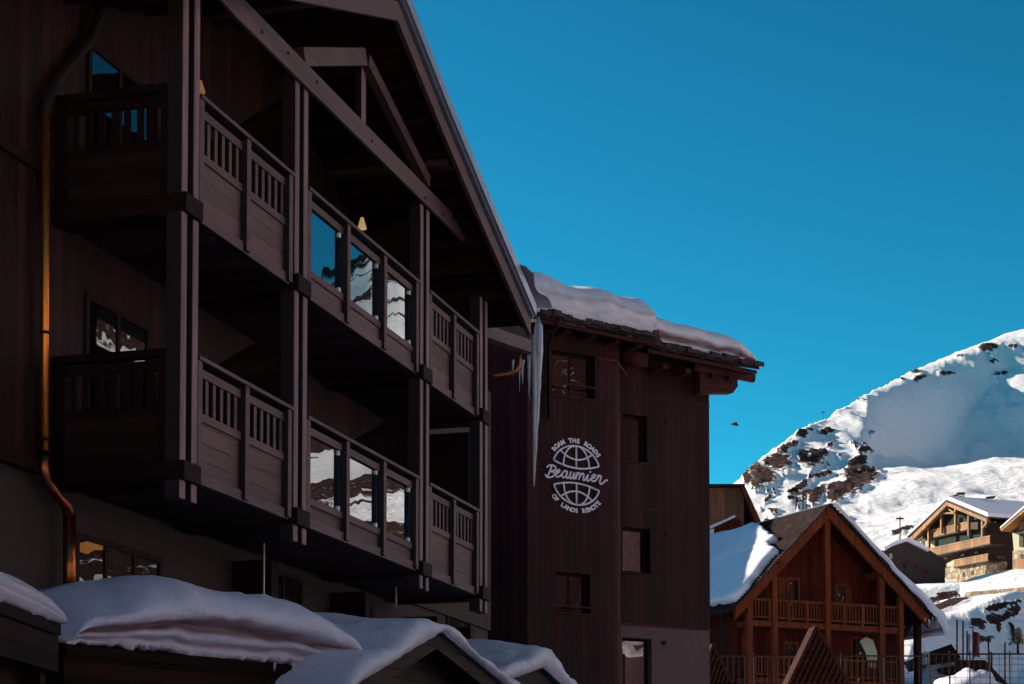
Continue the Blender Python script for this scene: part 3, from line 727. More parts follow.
# ------------------------------------------------------------------ the painted metal emblem on the wing
def emblem():
    m = plain('white painted metal', (.88, .70, .74), .5, var=.05, scale=20, bump=.05)
    K = 6.22; OX, OY = 530.0, 420.0; SK = .15
    def W(x, y, w=-.03):                      # x,y in de-skewed drawing units
        y = y + SK * (x - 287)
        return FT.trace(OX + x / K, OY + y / K, w)
    root = thing('wall_emblem', W(287, 350), 'white round emblem with a split globe and handwritten name on the dark boarded wall', 'sign')
    r = .023
    def stroke(mb, pts, rr=r): mb.tube([W(*p) for p in pts], rr, 8)
    def arc(cx, cy, rad, a0, a1, n=28): return [(cx + rad * math.sin(R(a)), cy - rad * math.cos(R(a))) for a in np.linspace(a0, a1, n)]
    b = MB()
    xl, xr, yc = 146, 428, 269
    ang = math.degrees(math.asin(141 / 147.5))
    stroke(b, arc(287, 309.5, 147.5, -74, 74)); stroke(b, [(145 + i * 141 * 2 / 24, 269 + 31 * (1 - ((i - 12) / 12) ** 2)) for i in range(25)])
    stroke(b, [(287, 163), (287, 300)])
    stroke(b, [(282 - 75 * math.sin(t), 163 + 127 * (1 - math.cos(t))) for t in np.linspace(0, math.pi / 2, 14)])
    stroke(b, [(292 + 75 * math.sin(t), 163 + 127 * (1 - math.cos(t))) for t in np.linspace(0, math.pi / 2, 14)])
    stroke(b, [(192 + 190 * i / 20, 205 + 42 * (1 - ((i - 10) / 10) ** 2)) for i in range(21)])
    b.build('globe_lines', m, root, smooth=True)
    b = MB()
    stroke(b, arc(289, 380, 147, 180 - 74, 180 + 74)); stroke(b, [(148 + i * 141 * 2 / 24, 421 - 28 * (1 - ((i - 12) / 12) ** 2)) for i in range(25)])
    stroke(b, [(289, 393), (289, 527)])
    stroke(b, [(284 - 75 * math.sin(t), 527 - 125 * (1 - math.cos(t))) for t in np.linspace(0, math.pi / 2, 14)])
    stroke(b, [(294 + 75 * math.sin(t), 527 - 125 * (1 - math.cos(t))) for t in np.linspace(0, math.pi / 2, 14)])
    stroke(b, [(194 + 190 * i / 20, 486 - 42 * (1 - ((i - 10) / 10) ** 2)) for i in range(21)])
    b.build('globe_lines', m, root, smooth=True)
    # handwriting: traced strokes in units of a 13.65x enlargement with its origin at (540,455)
    def cr(pts, n=6):
        P = [Vector((*p, 0)) for p in pts]; P = [P[0] * 2 - P[1]] + P + [P[-1] * 2 - P[-2]]; out = []
        for i in range(1, len(P) - 2):
            for k in range(n):
                t = k / n
                out.append(.5 * ((2 * P[i]) + (-P[i - 1] + P[i + 1]) * t + (2 * P[i - 1] - 5 * P[i] + 4 * P[i + 1] - P[i + 2]) * t * t + (-P[i - 1] + 3 * P[i] - 3 * P[i + 1] + P[i + 2]) * t ** 3))
        out.append(P[-2]); return out
    S_ = [[(90, 172), (112, 148), (150, 140), (192, 150), (212, 176), (198, 206), (160, 222), (132, 226), (172, 230), (192, 254), (180, 288), (140, 304), (96, 300), (70, 272), (64, 256)],
          [(158, 152), (136, 210), (114, 262), (92, 300), (82, 306)],
          [(206, 256), (234, 246), (262, 226), (264, 206), (246, 204), (222, 226), (212, 262), (222, 290), (246, 298), (276, 282), (304, 250)],
          [(368, 226), (344, 216), (318, 232), (300, 268), (306, 302), (328, 306), (352, 280), (372, 228), (362, 268), (358, 300), (374, 316), (394, 296), (416, 246), (422, 226)],
          [(422, 228), (408, 270), (402, 302), (414, 322), (436, 308), (458, 262), (468, 236), (454, 284), (450, 314), (464, 324), (482, 300), (500, 254)],
          [(506, 238), (496, 280), (484, 332)],
          [(490, 300), (514, 258), (536, 244), (546, 262), (538, 300), (530, 336)],
          [(534, 312), (560, 266), (584, 252), (596, 270), (588, 312), (592, 342), (612, 338), (634, 302), (656, 268)],
          [(656, 266), (646, 308), (640, 342), (654, 356), (676, 340), (700, 322)],
          [(674, 240), (690, 226)],
          [(694, 318), (724, 312), (750, 294), (752, 274), (736, 268), (712, 288), (700, 322), (710, 352), (736, 358), (764, 340), (790, 302), (806, 284)],
          [(780, 294), (800, 280), (828, 288), (830, 318), (814, 356), (818, 388), (844, 392), (874, 366), (900, 344), (922, 350)]]
    for st in S_:
        b = MB(); q = cr(st)
        b.tube([FT.trace(540 + p.x / 13.65, 455 + p.y / 13.65, -.035) for p in q], .024, 8)
        b.build('handwriting', m, root, smooth=True)
    # lettering on two arcs
    def letters(txt, cx, cy, rad, a0, a1, flip):
        n = len(txt)
        for i, ch in enumerate(txt):
            if ch == ' ': continue
            a = R(a0 + (a1 - a0) * i / (n - 1))
            c = bpy.data.curves.new('letter', 'FONT'); c.body = ch; c.align_x = 'CENTER'; c.align_y = 'CENTER'; c.size = 1.0; c.offset = .05; c.resolution_u = 3
            t = bpy.data.objects.new('letter', c); link(t)
            dg = bpy.context.evaluated_depsgraph_get(); me = t.evaluated_get(dg).to_mesh()
            vs = [v.co.copy() for v in me.vertices]; fs = [tuple(p.vertices) for p in me.polygons]
            t.evaluated_get(dg).to_mesh_clear(); bpy.data.objects.remove(t); bpy.data.curves.remove(c)
            size = 38.0; mb = MB(); front = []; back = []
            sn, cs = math.sin(a), math.cos(a)
            px_, py_ = cx + rad * sn, cy - rad * cs
            rot = a + (math.pi if flip else 0)
            for v in vs:
                x, y = v.x * size * .92, v.y * size
                X_ = px_ + x * math.cos(rot) + y * math.sin(rot)
                Y_ = py_ + x * math.sin(rot) - y * math.cos(rot)
                front.append(W(X_, Y_, -.03)); back.append(W(X_, Y_, -.004))
            n0 = len(front); mb.add(front + back, fs + [tuple(n0 + k for k in reversed(f)) for f in fs])
            mb.build('letter', m, root)
    letters('ROAM THE ROADS', 287, 300, 169, -54, 54, False)
    letters('OF LANDS REMOTE', 289, 392, 173, 180 + 53, 180 - 53, True)
emblem()

# ------------------------------------------------------------------ snow loads
def snow_load(A, B, inward, slope, L, T, label, name='snow_load', group=None, seed=0, ni=90, rough=.06, lip=.14, edge=(.12, .12), drop=.05, strata=.5, sc=1.6, deep=False, mat='snow'):
    """a thick quilt of snow over the edge A-B of a roof. T(t) is its thickness along the edge."""
    A, B = Vector(A), Vector(B); inn = Vector(inward).normalized(); up = Vector((0, 0, 1)); along = (B - A).normalized()
    prof = [(.22, .0), (.06, -.02), (-.02, .02), (-.06, .10), (-.09, .20), (-.10, .28), (-.06, .33), (-.05, .37), (-.09, .42), (-.11, .52), (-.10, .62), (-.05, .74), (.04, .84), (.16, .92), (.32, .98), (.55, 1.0)]
    if deep: prof = [(.20, .0), (.12, -.01), (.05, .03), (.03, .10), (.10, .145), (.09, .165), (.00, .19), (-.02, .25), (-.01, .31), (.10, .345), (.15, .38), (.14, .41), (-.04, .43), (-.11, .48), (-.12, .58), (-.10, .68), (-.05, .80), (.05, .90), (.20, .97), (.50, 1.0)]
    lip_s = lip / .11
    tail = [(d, 1.0) for d in (.8, 1.1, 1.5, 2.0, 2.6, 3.3, 4.1, 5.0, 6.0) if d < L] + [(L, .9), (L + .1, .4), (L + .1, .05)]
    vs = []; lay = []; m = len(prof) + len(tail)
    for i in range(ni + 1):
        t = i / ni; th = T(t)
        e = 1.0
        if t < edge[0]: e = math.sqrt(max(0, 1 - (1 - t / edge[0]) ** 2))
        if t > 1 - edge[1]: e = min(e, math.sqrt(max(0, 1 - (1 - (1 - t) / edge[1]) ** 2)))
        th = max(.02, th * max(e, .03)); P = A.lerp(B, t)
        for j, (d, h) in enumerate(prof + tail):
            k = min(1, th / .35)
            if j < len(prof): dd = d * (lip_s if d < 0 else 1) * (th / .8 * .5 + .5) * (k if d > 0 else 1)
            else: dd = d
            base = P + inn * dd + up * (slope * max(dd, 0))
            q = base + up * (h * th)
            nz = noise.noise(q * sc + Vector((seed * 3.1, 0, 0))); nz2 = noise.noise(q * sc * 3.3 + Vector((seed, 5, 0))); nz3 = noise.noise(Vector((q.x * .7 * sc, q.y * .7 * sc, seed)))
            q += (-inn * (nz * rough * 1.2 + nz2 * rough * .45) + up * (nz3 * rough * (2.2 if h > .5 else .6) + nz2 * rough * .25)) * min(1, th / .3)
            if j <= 2: q += up * (-drop * max(0, noise.noise(Vector((t * 23, seed, 0))) + noise.noise(Vector((t * 61, seed, 3))) * .6))
            vs.append(q)
            hh = h + .10 * noise.noise(Vector((t * 7, h * 3, seed)))
            l = 0.0
            if j < len(prof):
                l = math.exp(-((hh - (.42 if deep else .62)) / .06) ** 2) + (.30 + .25 * math.sin(hh * 42 + 2.5 * noise.noise(Vector((t * 5, 1, seed)))) if hh < .42 else 0)
                l = min(1, l * strata)
            lay.append(max(0, l))
    fs = []
    for i in range(ni):
        for j in range(m - 1): fs.append((i * m + j, i * m + j + 1, (i + 1) * m + j + 1, (i + 1) * m + j))
    fs.append(tuple(range(m))[::-1]); fs.append(tuple(ni * m + j for j in range(m)))
    for i in range(ni): fs.append((i * m, (i + 1) * m, (i + 1) * m + m - 1, i * m + m - 1))
    if (B - A).cross(inn).z > 0: fs = [tuple(reversed(f)) for f in fs]
    mb = MB(); mb.add(vs, fs)
    o = solo(mb, name, M[mat], label, 'snow', group, smooth=True)
    at = o.data.attributes.new('layer', 'FLOAT', 'POINT'); at.data.foreach_set('value', lay)
    return o
up = Vector((0, 0, 1))
a, c, dr = eA
a2, c2 = a + up * .15 + FT.u * -.35, c + up * .15 + FT.u * .02
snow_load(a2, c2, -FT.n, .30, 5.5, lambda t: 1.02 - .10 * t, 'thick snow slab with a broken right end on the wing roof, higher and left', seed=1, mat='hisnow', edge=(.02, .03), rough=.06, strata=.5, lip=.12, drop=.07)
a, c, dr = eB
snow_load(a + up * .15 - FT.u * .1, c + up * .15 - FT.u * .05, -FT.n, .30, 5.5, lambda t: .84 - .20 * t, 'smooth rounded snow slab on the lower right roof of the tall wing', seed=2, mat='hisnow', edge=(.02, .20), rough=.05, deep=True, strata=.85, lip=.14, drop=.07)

def icicle(top, length, r, label, group=None, lean=(0, 0), cat='icicle', fused=None):
    top = Vector(top); n = 26; pts = []; rr = []
    for i in range(n + 1):
        t = i / n
        pts.append(top + Vector((lean[0] * t + noise.noise(Vector((t * 5, top.x * 9, 0))) * r * .35, lean[1] * t, -length * t)))
        w = (1 - t) ** .8 if not fused else max((1 - t) * .75 + .25 if t < .97 else .1, 0)
        rr.append(max(.003, r * w * (1 + .22 * noise.noise(Vector((t * length * 9, top.x * 3, top.y))))))
    b = MB(); b.tube(pts, rr, 10)
    return solo(b, 'icicle', M['ice'], label, cat, group, smooth=True)
tp = FH.trace(536.5, 335, RW + .15)
pxm = 1 / (F / tp.y)
# the big icicle hanging off the hotel's roof corner: a fused column and its thin tip
b = MB(); n = 30; pts = []; rr = []
for i in range(n + 1):
    t = i / n; y = 318 + (487 - 318) * t
    x = 538.5 - 4.0 * t; wpx = (5.2 * (1 - t) ** .75 + .5) * min(1, .25 + t * 9)
    if y > 420: x -= .6
    pts.append(at_y(x, y, tp.y)); rr.append(wpx * pxm * .95 * (1 + .25 * noise.noise(Vector((t * 14, 3, 1)))))
b.tube(pts, rr, 12)
b.tube([at_y(x, y, tp.y - .06) for x, y in ((533, 335), (534, 360), (534.5, 395), (534, 425), (533.6, 450))], [w * pxm for w in (2.2, 2.6, 2.2, 1.5, .3)], 9)
b.tube([at_y(x, y, tp.y + .07) for x, y in ((541, 325), (540.5, 350), (539, 380), (537.5, 402))], [w * pxm for w in (2.0, 2.6, 1.8, .3)], 9)
solo(b, 'icicle', M['ice'], 'very long thick icicle hanging from the lowest corner of the gable roof', 'icicle', 'icicles at the roof corner', smooth=True)
for x, y0, y1, w, lab in ((513, 360, 377, 1.4, 'short icicle left of the copper pipe elbow under the roof corner'),
                          (522.5, 360, 385, 2.0, 'stubby icicle just right of the copper pipe elbow'),
                          (519.5, 370, 392, 1.0, 'thin hooked icicle below the copper pipe elbow'),
                          (529, 355, 402, 2.2, 'medium icicle close to the left of the very long one')):
    p = at_y(x, y0, 31.2); icicle(p, (y1 - y0) / (F / 31.2), w / (F / 31.2), lab, 'icicles at the roof corner')
# snow on the tip of the hotel roof
q0, q1 = FH.loc(516, 262, RW), FH.loc(541, 303, RW)
b = MB()
vs = []; fs = []; ni, nj = 30, 12
for i in range(ni + 1):
    t = i / ni; s = q0[0] + (q1[0] + .1 - q0[0]) * t; z = q0[2] + (q1[2] - q0[2]) * t
    th = .30 * math.sin(math.pi * min(1, t * 1.0)) ** .6 * (.5 + t) + .03
    for j in range(nj + 1):
        u_ = j / nj; w = RW - .15 + 3.5 * u_
        h = th * (min(1, u_ * 9) ** .5) if j else -.02
        q = FH.pt(s + .12 * noise.noise(Vector((t * 5, u_ * 5, 1))), w - .05 * math.sin(t * 9), z - .05 + h + .05 * noise.noise(Vector((t * 6, u_ * 6, 4))))
        vs.append(q)
for i in range(ni):
    for j in range(nj): k = i * (nj + 1) + j; fs.append((k, k + nj + 1, k + nj + 2, k + 1))
b.add(vs, fs); o = solo(b, 'snow_load', M['hisnow'], 'small snow cushion on the lowest tip of the gable roof beside the icicles', 'snow', smooth=True)

# ------------------------------------------------------------------ snowy canopies along the street
def at_z(px, py, z):
    d = ray(px, py); return CAM + d * ((z - CAMZ) / d.z)
M['canwood'] = wood('canopy timber', (.020, .005, .005), (.012, .003, .003), R(60), boards='z', bw=.16, grain='x', spec=.04)
def canopy(A, B, inn, D, z, slope, label, name='entrance_canopy'):
    A, B = Vector(A), Vector(B); A.z = B.z = z; inn = Vector(inn).normalized()
    root = thing(name, ((A + B) / 2 + inn * D / 2) * 1 - up * z, label, 'canopy')
    dr = inn + up * slope
    b = MB(); b.obox(A - up * .10, B - A, dr * D, up * .10); b.build('roof_boards', M['canwood'], root)
    b = MB(); b.obox(A - up * .40 + inn * .02, (B - A), inn * .06, up * .30); b.build('fascia', M['canwood'], root)
    b = MB(); b.obox(A - up * 2.9 + inn * .25, (B - A), inn * .1, up * 2.52); b.build('front_wall', M['canwood'], root)
    for q in (A, B):
        b = MB(); w = .14; g = q + inn * .1 + (((B - A).normalized() * .1) if q is A else (B - A).normalized() * -.24); g.z = 0
        b.obox(g, (B - A).normalized() * w, inn * w, up * (z - .1)); b.build('post', M['canwood'], root)
    return root
Z1 = 3.35
A1, B1 = at_z(66, 644, Z1), at_z(358, 672, Z1)
inn1 = Vector(((B1 - A1).y, -(B1 - A1).x, 0)).normalized() * -1
canopy(A1, B1, inn1, 2.0, Z1, .22, 'long dark wooden canopy under the broad layered snow quilt')
def T1(t):
    return float(np.interp(t, [0, .12, .25, .36, .46, .6, .75, .88, .96, 1], [.25, .40, .56, .74, .78, .72, .62, .50, .34, .2]))
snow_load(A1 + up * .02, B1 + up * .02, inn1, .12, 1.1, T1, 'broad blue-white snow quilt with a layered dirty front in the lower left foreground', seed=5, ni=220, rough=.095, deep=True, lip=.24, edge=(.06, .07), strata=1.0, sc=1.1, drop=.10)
random.seed(12)
dB = (B1 - A1)
for t, wd in ((.66, 'leftmost of three tiny icicles'), (.73, 'middle one of three tiny icicles'), (.79, 'rightmost of three tiny icicles')):
    p = A1 + dB * t + up * .0 - inn1 * .08
    icicle(p, random.uniform(.06, .12), .022, wd + ' under the broad snow quilt', 'drips under the broad snow quilt')
A2, B2 = Vector((-3.95, 10.5, 3.3)), at_z(61, 624, 3.3)
inn2 = Vector((-1, .1, 0))
canopy(A2, B2, inn2, 2.0, 3.3, .2, 'dark canopy edge under the snow in the bottom left corner', 'entrance_canopy')
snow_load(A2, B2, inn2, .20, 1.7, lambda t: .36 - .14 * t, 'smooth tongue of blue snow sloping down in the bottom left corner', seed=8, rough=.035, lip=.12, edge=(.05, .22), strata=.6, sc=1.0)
# the little gabled porch with snow on both slopes
PW = -1.4
pg = [FH.loc(x, y, PW) for x, y in ((352, 684), (437, 632), (505, 688))]
GZ = [(pg[0][0] - .4, pg[0][2] - (pg[1][2] - pg[0][2]) * .4 / (pg[1][0] - pg[0][0])), ((pg[0][0] + pg[1][0]) / 2, (pg[0][2] + pg[1][2]) / 2), (pg[1][0], pg[1][2]), (pg[2][0], pg[2][2]), (pg[2][0] + .9, pg[2][2] - (pg[1][2] - pg[2][2]) * .9 / (pg[2][0] - pg[1][0]))]
porch = thing('gabled_porch', FH.pt(pg[1][0], PW + 1.2, 0), 'small dark wooden gabled porch roof at the bottom centre under snow', 'porch')
b = MB()
for (sa, za), (sb, zb) in zip(GZ[:-1], GZ[1:]):
    b.prism([FH.pt(sa, PW, za - .02), FH.pt(sb, PW, zb - .02), FH.pt(sb, PW, zb - .20), FH.pt(sa, PW, za - .20)], -FH.n * .05)
b.build('bargeboard', M['darkpanel'], porch)
b = MB()
for (sa, za), (sb, zb) in zip(GZ[:-1], GZ[1:]):
    b.prism([FH.pt(sa, PW + .052, za), FH.pt(sb, PW + .052, zb), FH.pt(sb, PW + .052, zb - .10), FH.pt(sa, PW + .052, za - .10)], -FH.n * 2.6)
b.build('roof', M['dark'], porch)
b = MB(); b.prism([FH.pt(GZ[0][0] + .2, PW + .35, 1.0)] + [FH.pt(s + (.2 if i == 0 else -.2 if i == 4 else 0), PW + .35, z - .12) for i, (s, z) in enumerate(GZ)] + [FH.pt(GZ[-1][0] - .2, PW + .35, 1.0)], -FH.n * .08)
b.build('gable_wall', M['darkpanel'], porch)
for ss in (GZ[0][0] + .4, GZ[-1][0] - .6):
    b = MB(); b.fb(FH, ss, ss + .16, PW + .1, PW + .26, 0, 2.4); b.build('post', M['dark'], porch)
def gable_snow(pts, w0, w1, th, label, seed, lipw=.08):
    ss = [p[0] for p in pts]; zs = [p[1] for p in pts]; ni, nj = 110, 26
    vs = []; fs = []; lay = []
    for i in range(ni + 1):
        s = ss[0] + (ss[-1] - ss[0]) * i / ni; zb = float(np.interp(s, ss, zs))
        zsm = sum(float(np.interp(s + d, ss, zs)) for d in np.linspace(-.45, .45, 9)) / 9
        e = min(1, i / (ni * .10), (ni - i) / (ni * .10)) ** .5
        for j in range(nj + 1):
            if j < 7:
                a = [(-.0, 0), (-.6, .08), (-1.0, .3), (-1.0, .55), (-.7, .8), (-.2, .95), (.6, 1.02)][j]; w = w0 + a[0] * lipw; h = a[1]
            else: w = w0 + .06 + (w1 - w0) * ((j - 6) / (nj - 6)) ** 1.3; h = 1.02
            tt = th(i / ni) * e * (1 + (.35 * min(1, (w - w0) / 1.2) if j > 6 else 0))
            q = FH.pt(s, w, zb + .005 + (zsm - zb + tt) * h if h > .5 else zb + .005 + tt * h)
            n_ = noise.noise(q * 1.2 + Vector((seed, 0, 0))); n2 = noise.noise(q * 4 + Vector((seed, 0, 0)))
            if j > 0: q += up * (n_ * .10 + n2 * .02) * h * e + FH.n * (n2 * .03)
            vs.append(q); lay.append(.5 if j in (1, 2) else 0)
    for i in range(ni):
        for j in range(nj): k = i * (nj + 1) + j; fs.append((k, k + nj + 1, k + nj + 2, k + 1))
    mb = MB(); mb.add(vs, fs); o = solo(mb, 'snow_load', M['snow'], label, 'snow', smooth=True)
    at = o.data.attributes.new('layer', 'FLOAT', 'POINT'); at.data.foreach_set('value', lay)
gable_snow(GZ, PW - .05, PW + 2.7, lambda t: float(np.interp(t, [0, .3, .45, .55, .7, 1], [.26, .26, .20, .17, .13, .12])), 'pale snow draped over both slopes of the small gabled porch', 11)
g4 = [FH.loc(x, y, -.6) for x, y in ((478, 690), (540, 668), (598, 720))]
G4 = [(q[0], q[2]) for q in g4]
p4 = thing('gabled_porch', FH.pt(G4[1][0], 1, 0), 'second little porch roof below the copper pipe, all but buried in snow', 'porch')
b = MB(); b.prism([FH.pt(s, -.55, z - .01) for s, z in G4] , -FH.n * 2.4); b.build('roof', M['dark'], p4)
b = MB(); b.fb(FH, G4[0][0] + .2, G4[2][0] - .2, -.3, 1.8, 0, min(G4[0][1], G4[2][1]) - .02); b.build('wall', M['stucco'], p4)
gable_snow(G4, -.65, 2.0, lambda t: .24 + .14 * math.exp(-((t - .5) / .12) ** 2), 'peaked mound of snow on the porch just left of the tall wing', 21)

# ------------------------------------------------------------------ the brown chalet beyond the wing
M['cw'] = wood('chalet wall', (.10, .013, .006), (.055, .007, .003), R(25), boards='x', bw=.22, grain='z', spec=.08)
M['cb'] = wood('chalet beam', (.20, .038, .010), (.11, .020, .006), R(25), grain='z', spec=.12)
M['cd'] = wood('chalet dark timber', (.05, .013, .009), (.03, .008, .006), R(25), grain='x', spec=.06)
M['ctile'] = plain('metal roof tile', (.030, .019, .020), .95, 0, var=.5, scale=2, spec=.04)
M['msnow'] = snow_mat('chalet snow', (.80, .72, .82), bumpd=.06, scale=1.2)
PC = at_y(829, 504, 90)
FC = Frame((PC.x, PC.y), (4100, 1900))
ch = thing('brown_chalet', FC.pt(0, 6, gz(PC.x, PC.y)), 'large red-brown timber chalet with steep gable, two balconies and half tiled roof', 'chalet')
capx = FC.loc(829, 505)[2]; sl_, _, zl_ = FC.loc(736, 606); sr_, _, zr_ = FC.loc(930, 616)
kl = (capx - zl_) / -sl_; kr = (capx - zr_) / sr_
RL = 19.0
def slope_pt(s, w, dz=0.0): return FC.pt(s, w, capx - (kl * -s if s < 0 else kr * s) + dz)
WC = 1.5
b = MB()
for s0, s1 in ((sl_, 0), (0, sr_)):
    b.prism([slope_pt(s0, 0, -.02), slope_pt(s1, 0, -.02), slope_pt(s1, 0, -.62), slope_pt(s0, 0, -.62)], -FC.n * .16)
b.build('bargeboard', M['cb'], ch)
b = MB()
for s0, s1 in ((sl_ - .1, 0), (0, sr_ + .1)):
    b.prism([slope_pt(s0, .17, -.02), slope_pt(s1, .17, -.02), slope_pt(s1, .17, -.20), slope_pt(s0, .17, -.20)], -FC.n * RL)
rf = b.build('roof', M['cd'], ch)
b = MB(); nrow = 38
for i in range(nrow):
    s0 = (sl_ - .25) * i / nrow; s1 = (sl_ - .25) * (i + 1) / nrow
    b.prism([slope_pt(s0, -.15, .02), slope_pt(s0, -.15, .06), slope_pt(s1, -.15, .15), slope_pt(s1, -.15, .0)], -FC.n * (RL + .3))
    s0 = (sr_ + .2) * i / nrow; s1 = (sr_ + .2) * (i + 1) / nrow
    b.prism([slope_pt(s0, -.15, .02), slope_pt(s0, -.15, .06), slope_pt(s1, -.15, .15), slope_pt(s1, -.15, .0)], -FC.n * (RL + .3))
b.build('roof_tiles', M['ctile'], rf)
zg = 5.0
b = MB(); b.prism([FC.pt(sl_ + .75, WC, zg), slope_pt(sl_ + .75, WC, -.2), slope_pt(0, WC, -.2), slope_pt(sr_ - .9, WC, -.2), FC.pt(sr_ - .9, WC, zg)], -FC.n * (RL - 2)); b.build('wall', M['cw'], ch)
cz = lambda x, y, w=0.3: FC.loc(x, y, w)
# upper and lower balconies
def cbalc(x0, x1, ytop, ybot, label=None, w=.3):
    a_, c_ = cz(x0, ytop, w), cz(x1, ytop, w); xm = (x0 + x1) / 2; zt = cz(xm, ytop, w)[2]; zb = cz(xm, ybot, w)[2]
    b = MB(); b.fb(FC, a_[0], c_[0], w - .04, w + .1, zt - .12, zt); b.fb(FC, a_[0], c_[0], w - .03, w + .08, zb + .12, zb + .22)
    n = int((c_[0] - a_[0]) / .17)
    for i in range(n):
        s = a_[0] + (c_[0] - a_[0]) * i / n; b.fb(FC, s, s + .06, w, w + .05, zb + .2, zt - .1)
    for i in range(9):
        s = a_[0] + (c_[0] - a_[0] - .14) * i / 8; b.fb(FC, s, s + .14, w - .06, w + .12, zb, zt + .02)
    d = MB(); d.fb(FC, a_[0], c_[0], w - .1, WC - .003, zb - .28, zb)
    p = d.build('balcony', M['cb'], ch); b.build('railing', M['cb'], p)
cbalc(749, 899, 602, 624)
cbalc(749, 899, 658, 680, w=.32)
def cpost(px, ytop, w=.25, wd=.30):
    s = cz(px, 600, w)[0]; zt = (capx - (kl * -s if s < 0 else kr * s)) - .5
    b = MB(); b.fb(FC, s - wd / 2, s + wd / 2, w - .12, w + .16, zg, zt); b.build('post', M['cb'], ch, bevel=.02)
for px in (749, 774, 827, 881, 900): cpost(px, 0)
s0, s1 = cz(774, 575)[0], cz(879, 575)[0]
for px, y0, y1, x1 in ((786, 577, 622, 14), (835, 583, 622, 12), (783, 641, 684, 15), (850, 636, 684, 14), (742, 636, 663, 7)):
    a_, c_ = FC.loc(px, y0, WC), FC.loc(px + x1, y1, WC)
    window(ch, FC, a_[0], c_[0], WC, c_[2], a_[2], 'window', fw=.13, mull=1, fm=M['cb'], glass=M['tpane'], curtain=(.1, .9) if px in (742,) else None)
for px in (792, 858):   # warm side shutters
    a_ = FC.loc(px - 9, 578 if px < 800 else 586, WC); b = MB(); b.fb(FC, a_[0] - .28, a_[0] + .1, WC - .05, WC - .002, a_[2] - 2.2, a_[2]); b.build('shutter', M['cb'], ch)
M['cream'] = plain('cream cloth', (.72, .66, .52), .8, var=.08)
b = MB(); b.prism([FC.trace(*p, WC - .1) for p in ((860, 641), (866, 637), (873, 640), (877, 652), (878, 668), (869, 668), (866, 653))], -FC.n * .04); b.build('curtain', M['cream'], ch)
for s in (sl_ * .52, sr_ * .55, 0):
    b = MB(); p = slope_pt(s, -.05, -.55); b.obox(p - FC.u * .15, FC.u * .30, -FC.n * WC, up * .36); b.build('purlin', M['cb'], ch)
# outer right eave post and brace
pr = FC.loc(918, 640, 1.2); b = MB(); b.fb(FC, pr[0] - .14, pr[0] + .14, 1.1, 1.4, zg, FC.loc(918, 616, 1.2)[2] + .6); b.build('post', M['cd'], ch)
b = MB(); b.bar(FC.trace(901, 640, 1.2), FC.trace(914, 618, 1.2), .2); b.build('brace', M['cd'], ch)
# snow on its roof: the left slope, lifted off the plane of the tiles
LN = FC.n * 0
def roof_patch(poly_px, s_sign, th, label, seed):
    """snow blanket on one slope; outline found on the slope plane."""
    Pn = slope_pt(0, 0, .15); e1 = (slope_pt(s_sign * 1.0, 0, .15) - Pn).normalized(); e2 = -FC.n; nn = e1.cross(e2).normalized()
    if nn.z < 0: nn = -nn
    uv = []
    for x, y in poly_px:
        p = on_plane(x, y, Pn, nn) - Pn; uv.append((p.dot(e1), p.dot(e2)))
    n = len(uv); D = []
    for i in range(n):
        x0, y0 = uv[i]; x1, y1 = uv[(i + 1) % n]; k = max(1, int(math.hypot(x1 - x0, y1 - y0) / .25))
        for j in range(k): D.append((x0 + (x1 - x0) * j / k, y0 + (y1 - y0) * j / k))
    cxx = sum(p[0] for p in D) / len(D); cyy = sum(p[1] for p in D) / len(D)
    rings = [(1, 0), (1.006, .35), (1.0, .75), (.97, 1), (.9, 1.05), (.8, 1.05), (.68, 1.05), (.54, 1.05), (.4, 1.05), (.27, 1.05), (.14, 1.05), (.03, 1.05)]
    vs = []; m = len(D)
    for sc_, h in rings:
        for x, y in D:
            X_ = cxx + (x - cxx) * sc_; Y_ = cyy + (y - cyy) * sc_
            nz = noise.noise(Vector((X_ * .5, Y_ * .5, seed))) ; nz2 = noise.noise(Vector((X_ * 2.2, Y_ * 2.2, seed)))
            X_ += nz2 * .14; Y_ += noise.noise(Vector((X_ * 1.7, Y_ * 1.7, seed + 4))) * .16
            vs.append(Pn + e1 * X_ + e2 * Y_ + nn * (-.14 if h == 0 else h * th * (1 + .3 * nz + .12 * nz2)))
    fs = []
    for r_ in range(len(rings) - 1):
        for i in range(m): j = (i + 1) % m; fs.append((r_ * m + i, r_ * m + j, (r_ + 1) * m + j, (r_ + 1) * m + i))
    fs.append(tuple((len(rings) - 1) * m + i for i in range(m)))
    mb = MB(); mb.add(vs, fs); o = solo(mb, 'snow_load', M['msnow'], label, 'snow', smooth=True)
    import bmesh
    bm = bmesh.new(); bm.from_mesh(o.data); bmesh.ops.recalc_face_normals(bm, faces=bm.faces); bm.to_mesh(o.data); bm.free()
roof_patch([(660, 553), (700, 545), (716, 538), (736, 533), (756, 526), (766, 531), (772, 536), (778, 540), (768, 545), (773, 549), (779, 552), (772, 557), (768, 563), (760, 573), (752, 583), (744, 593), (737, 600), (728, 603), (700, 606), (640, 606)], -1, .34, 'deep snow blanket on the left slope of the brown chalet, sunlit only near the tiles', 3)
b = MB(); vs = []; fs = []; ni, nj = 60, 8
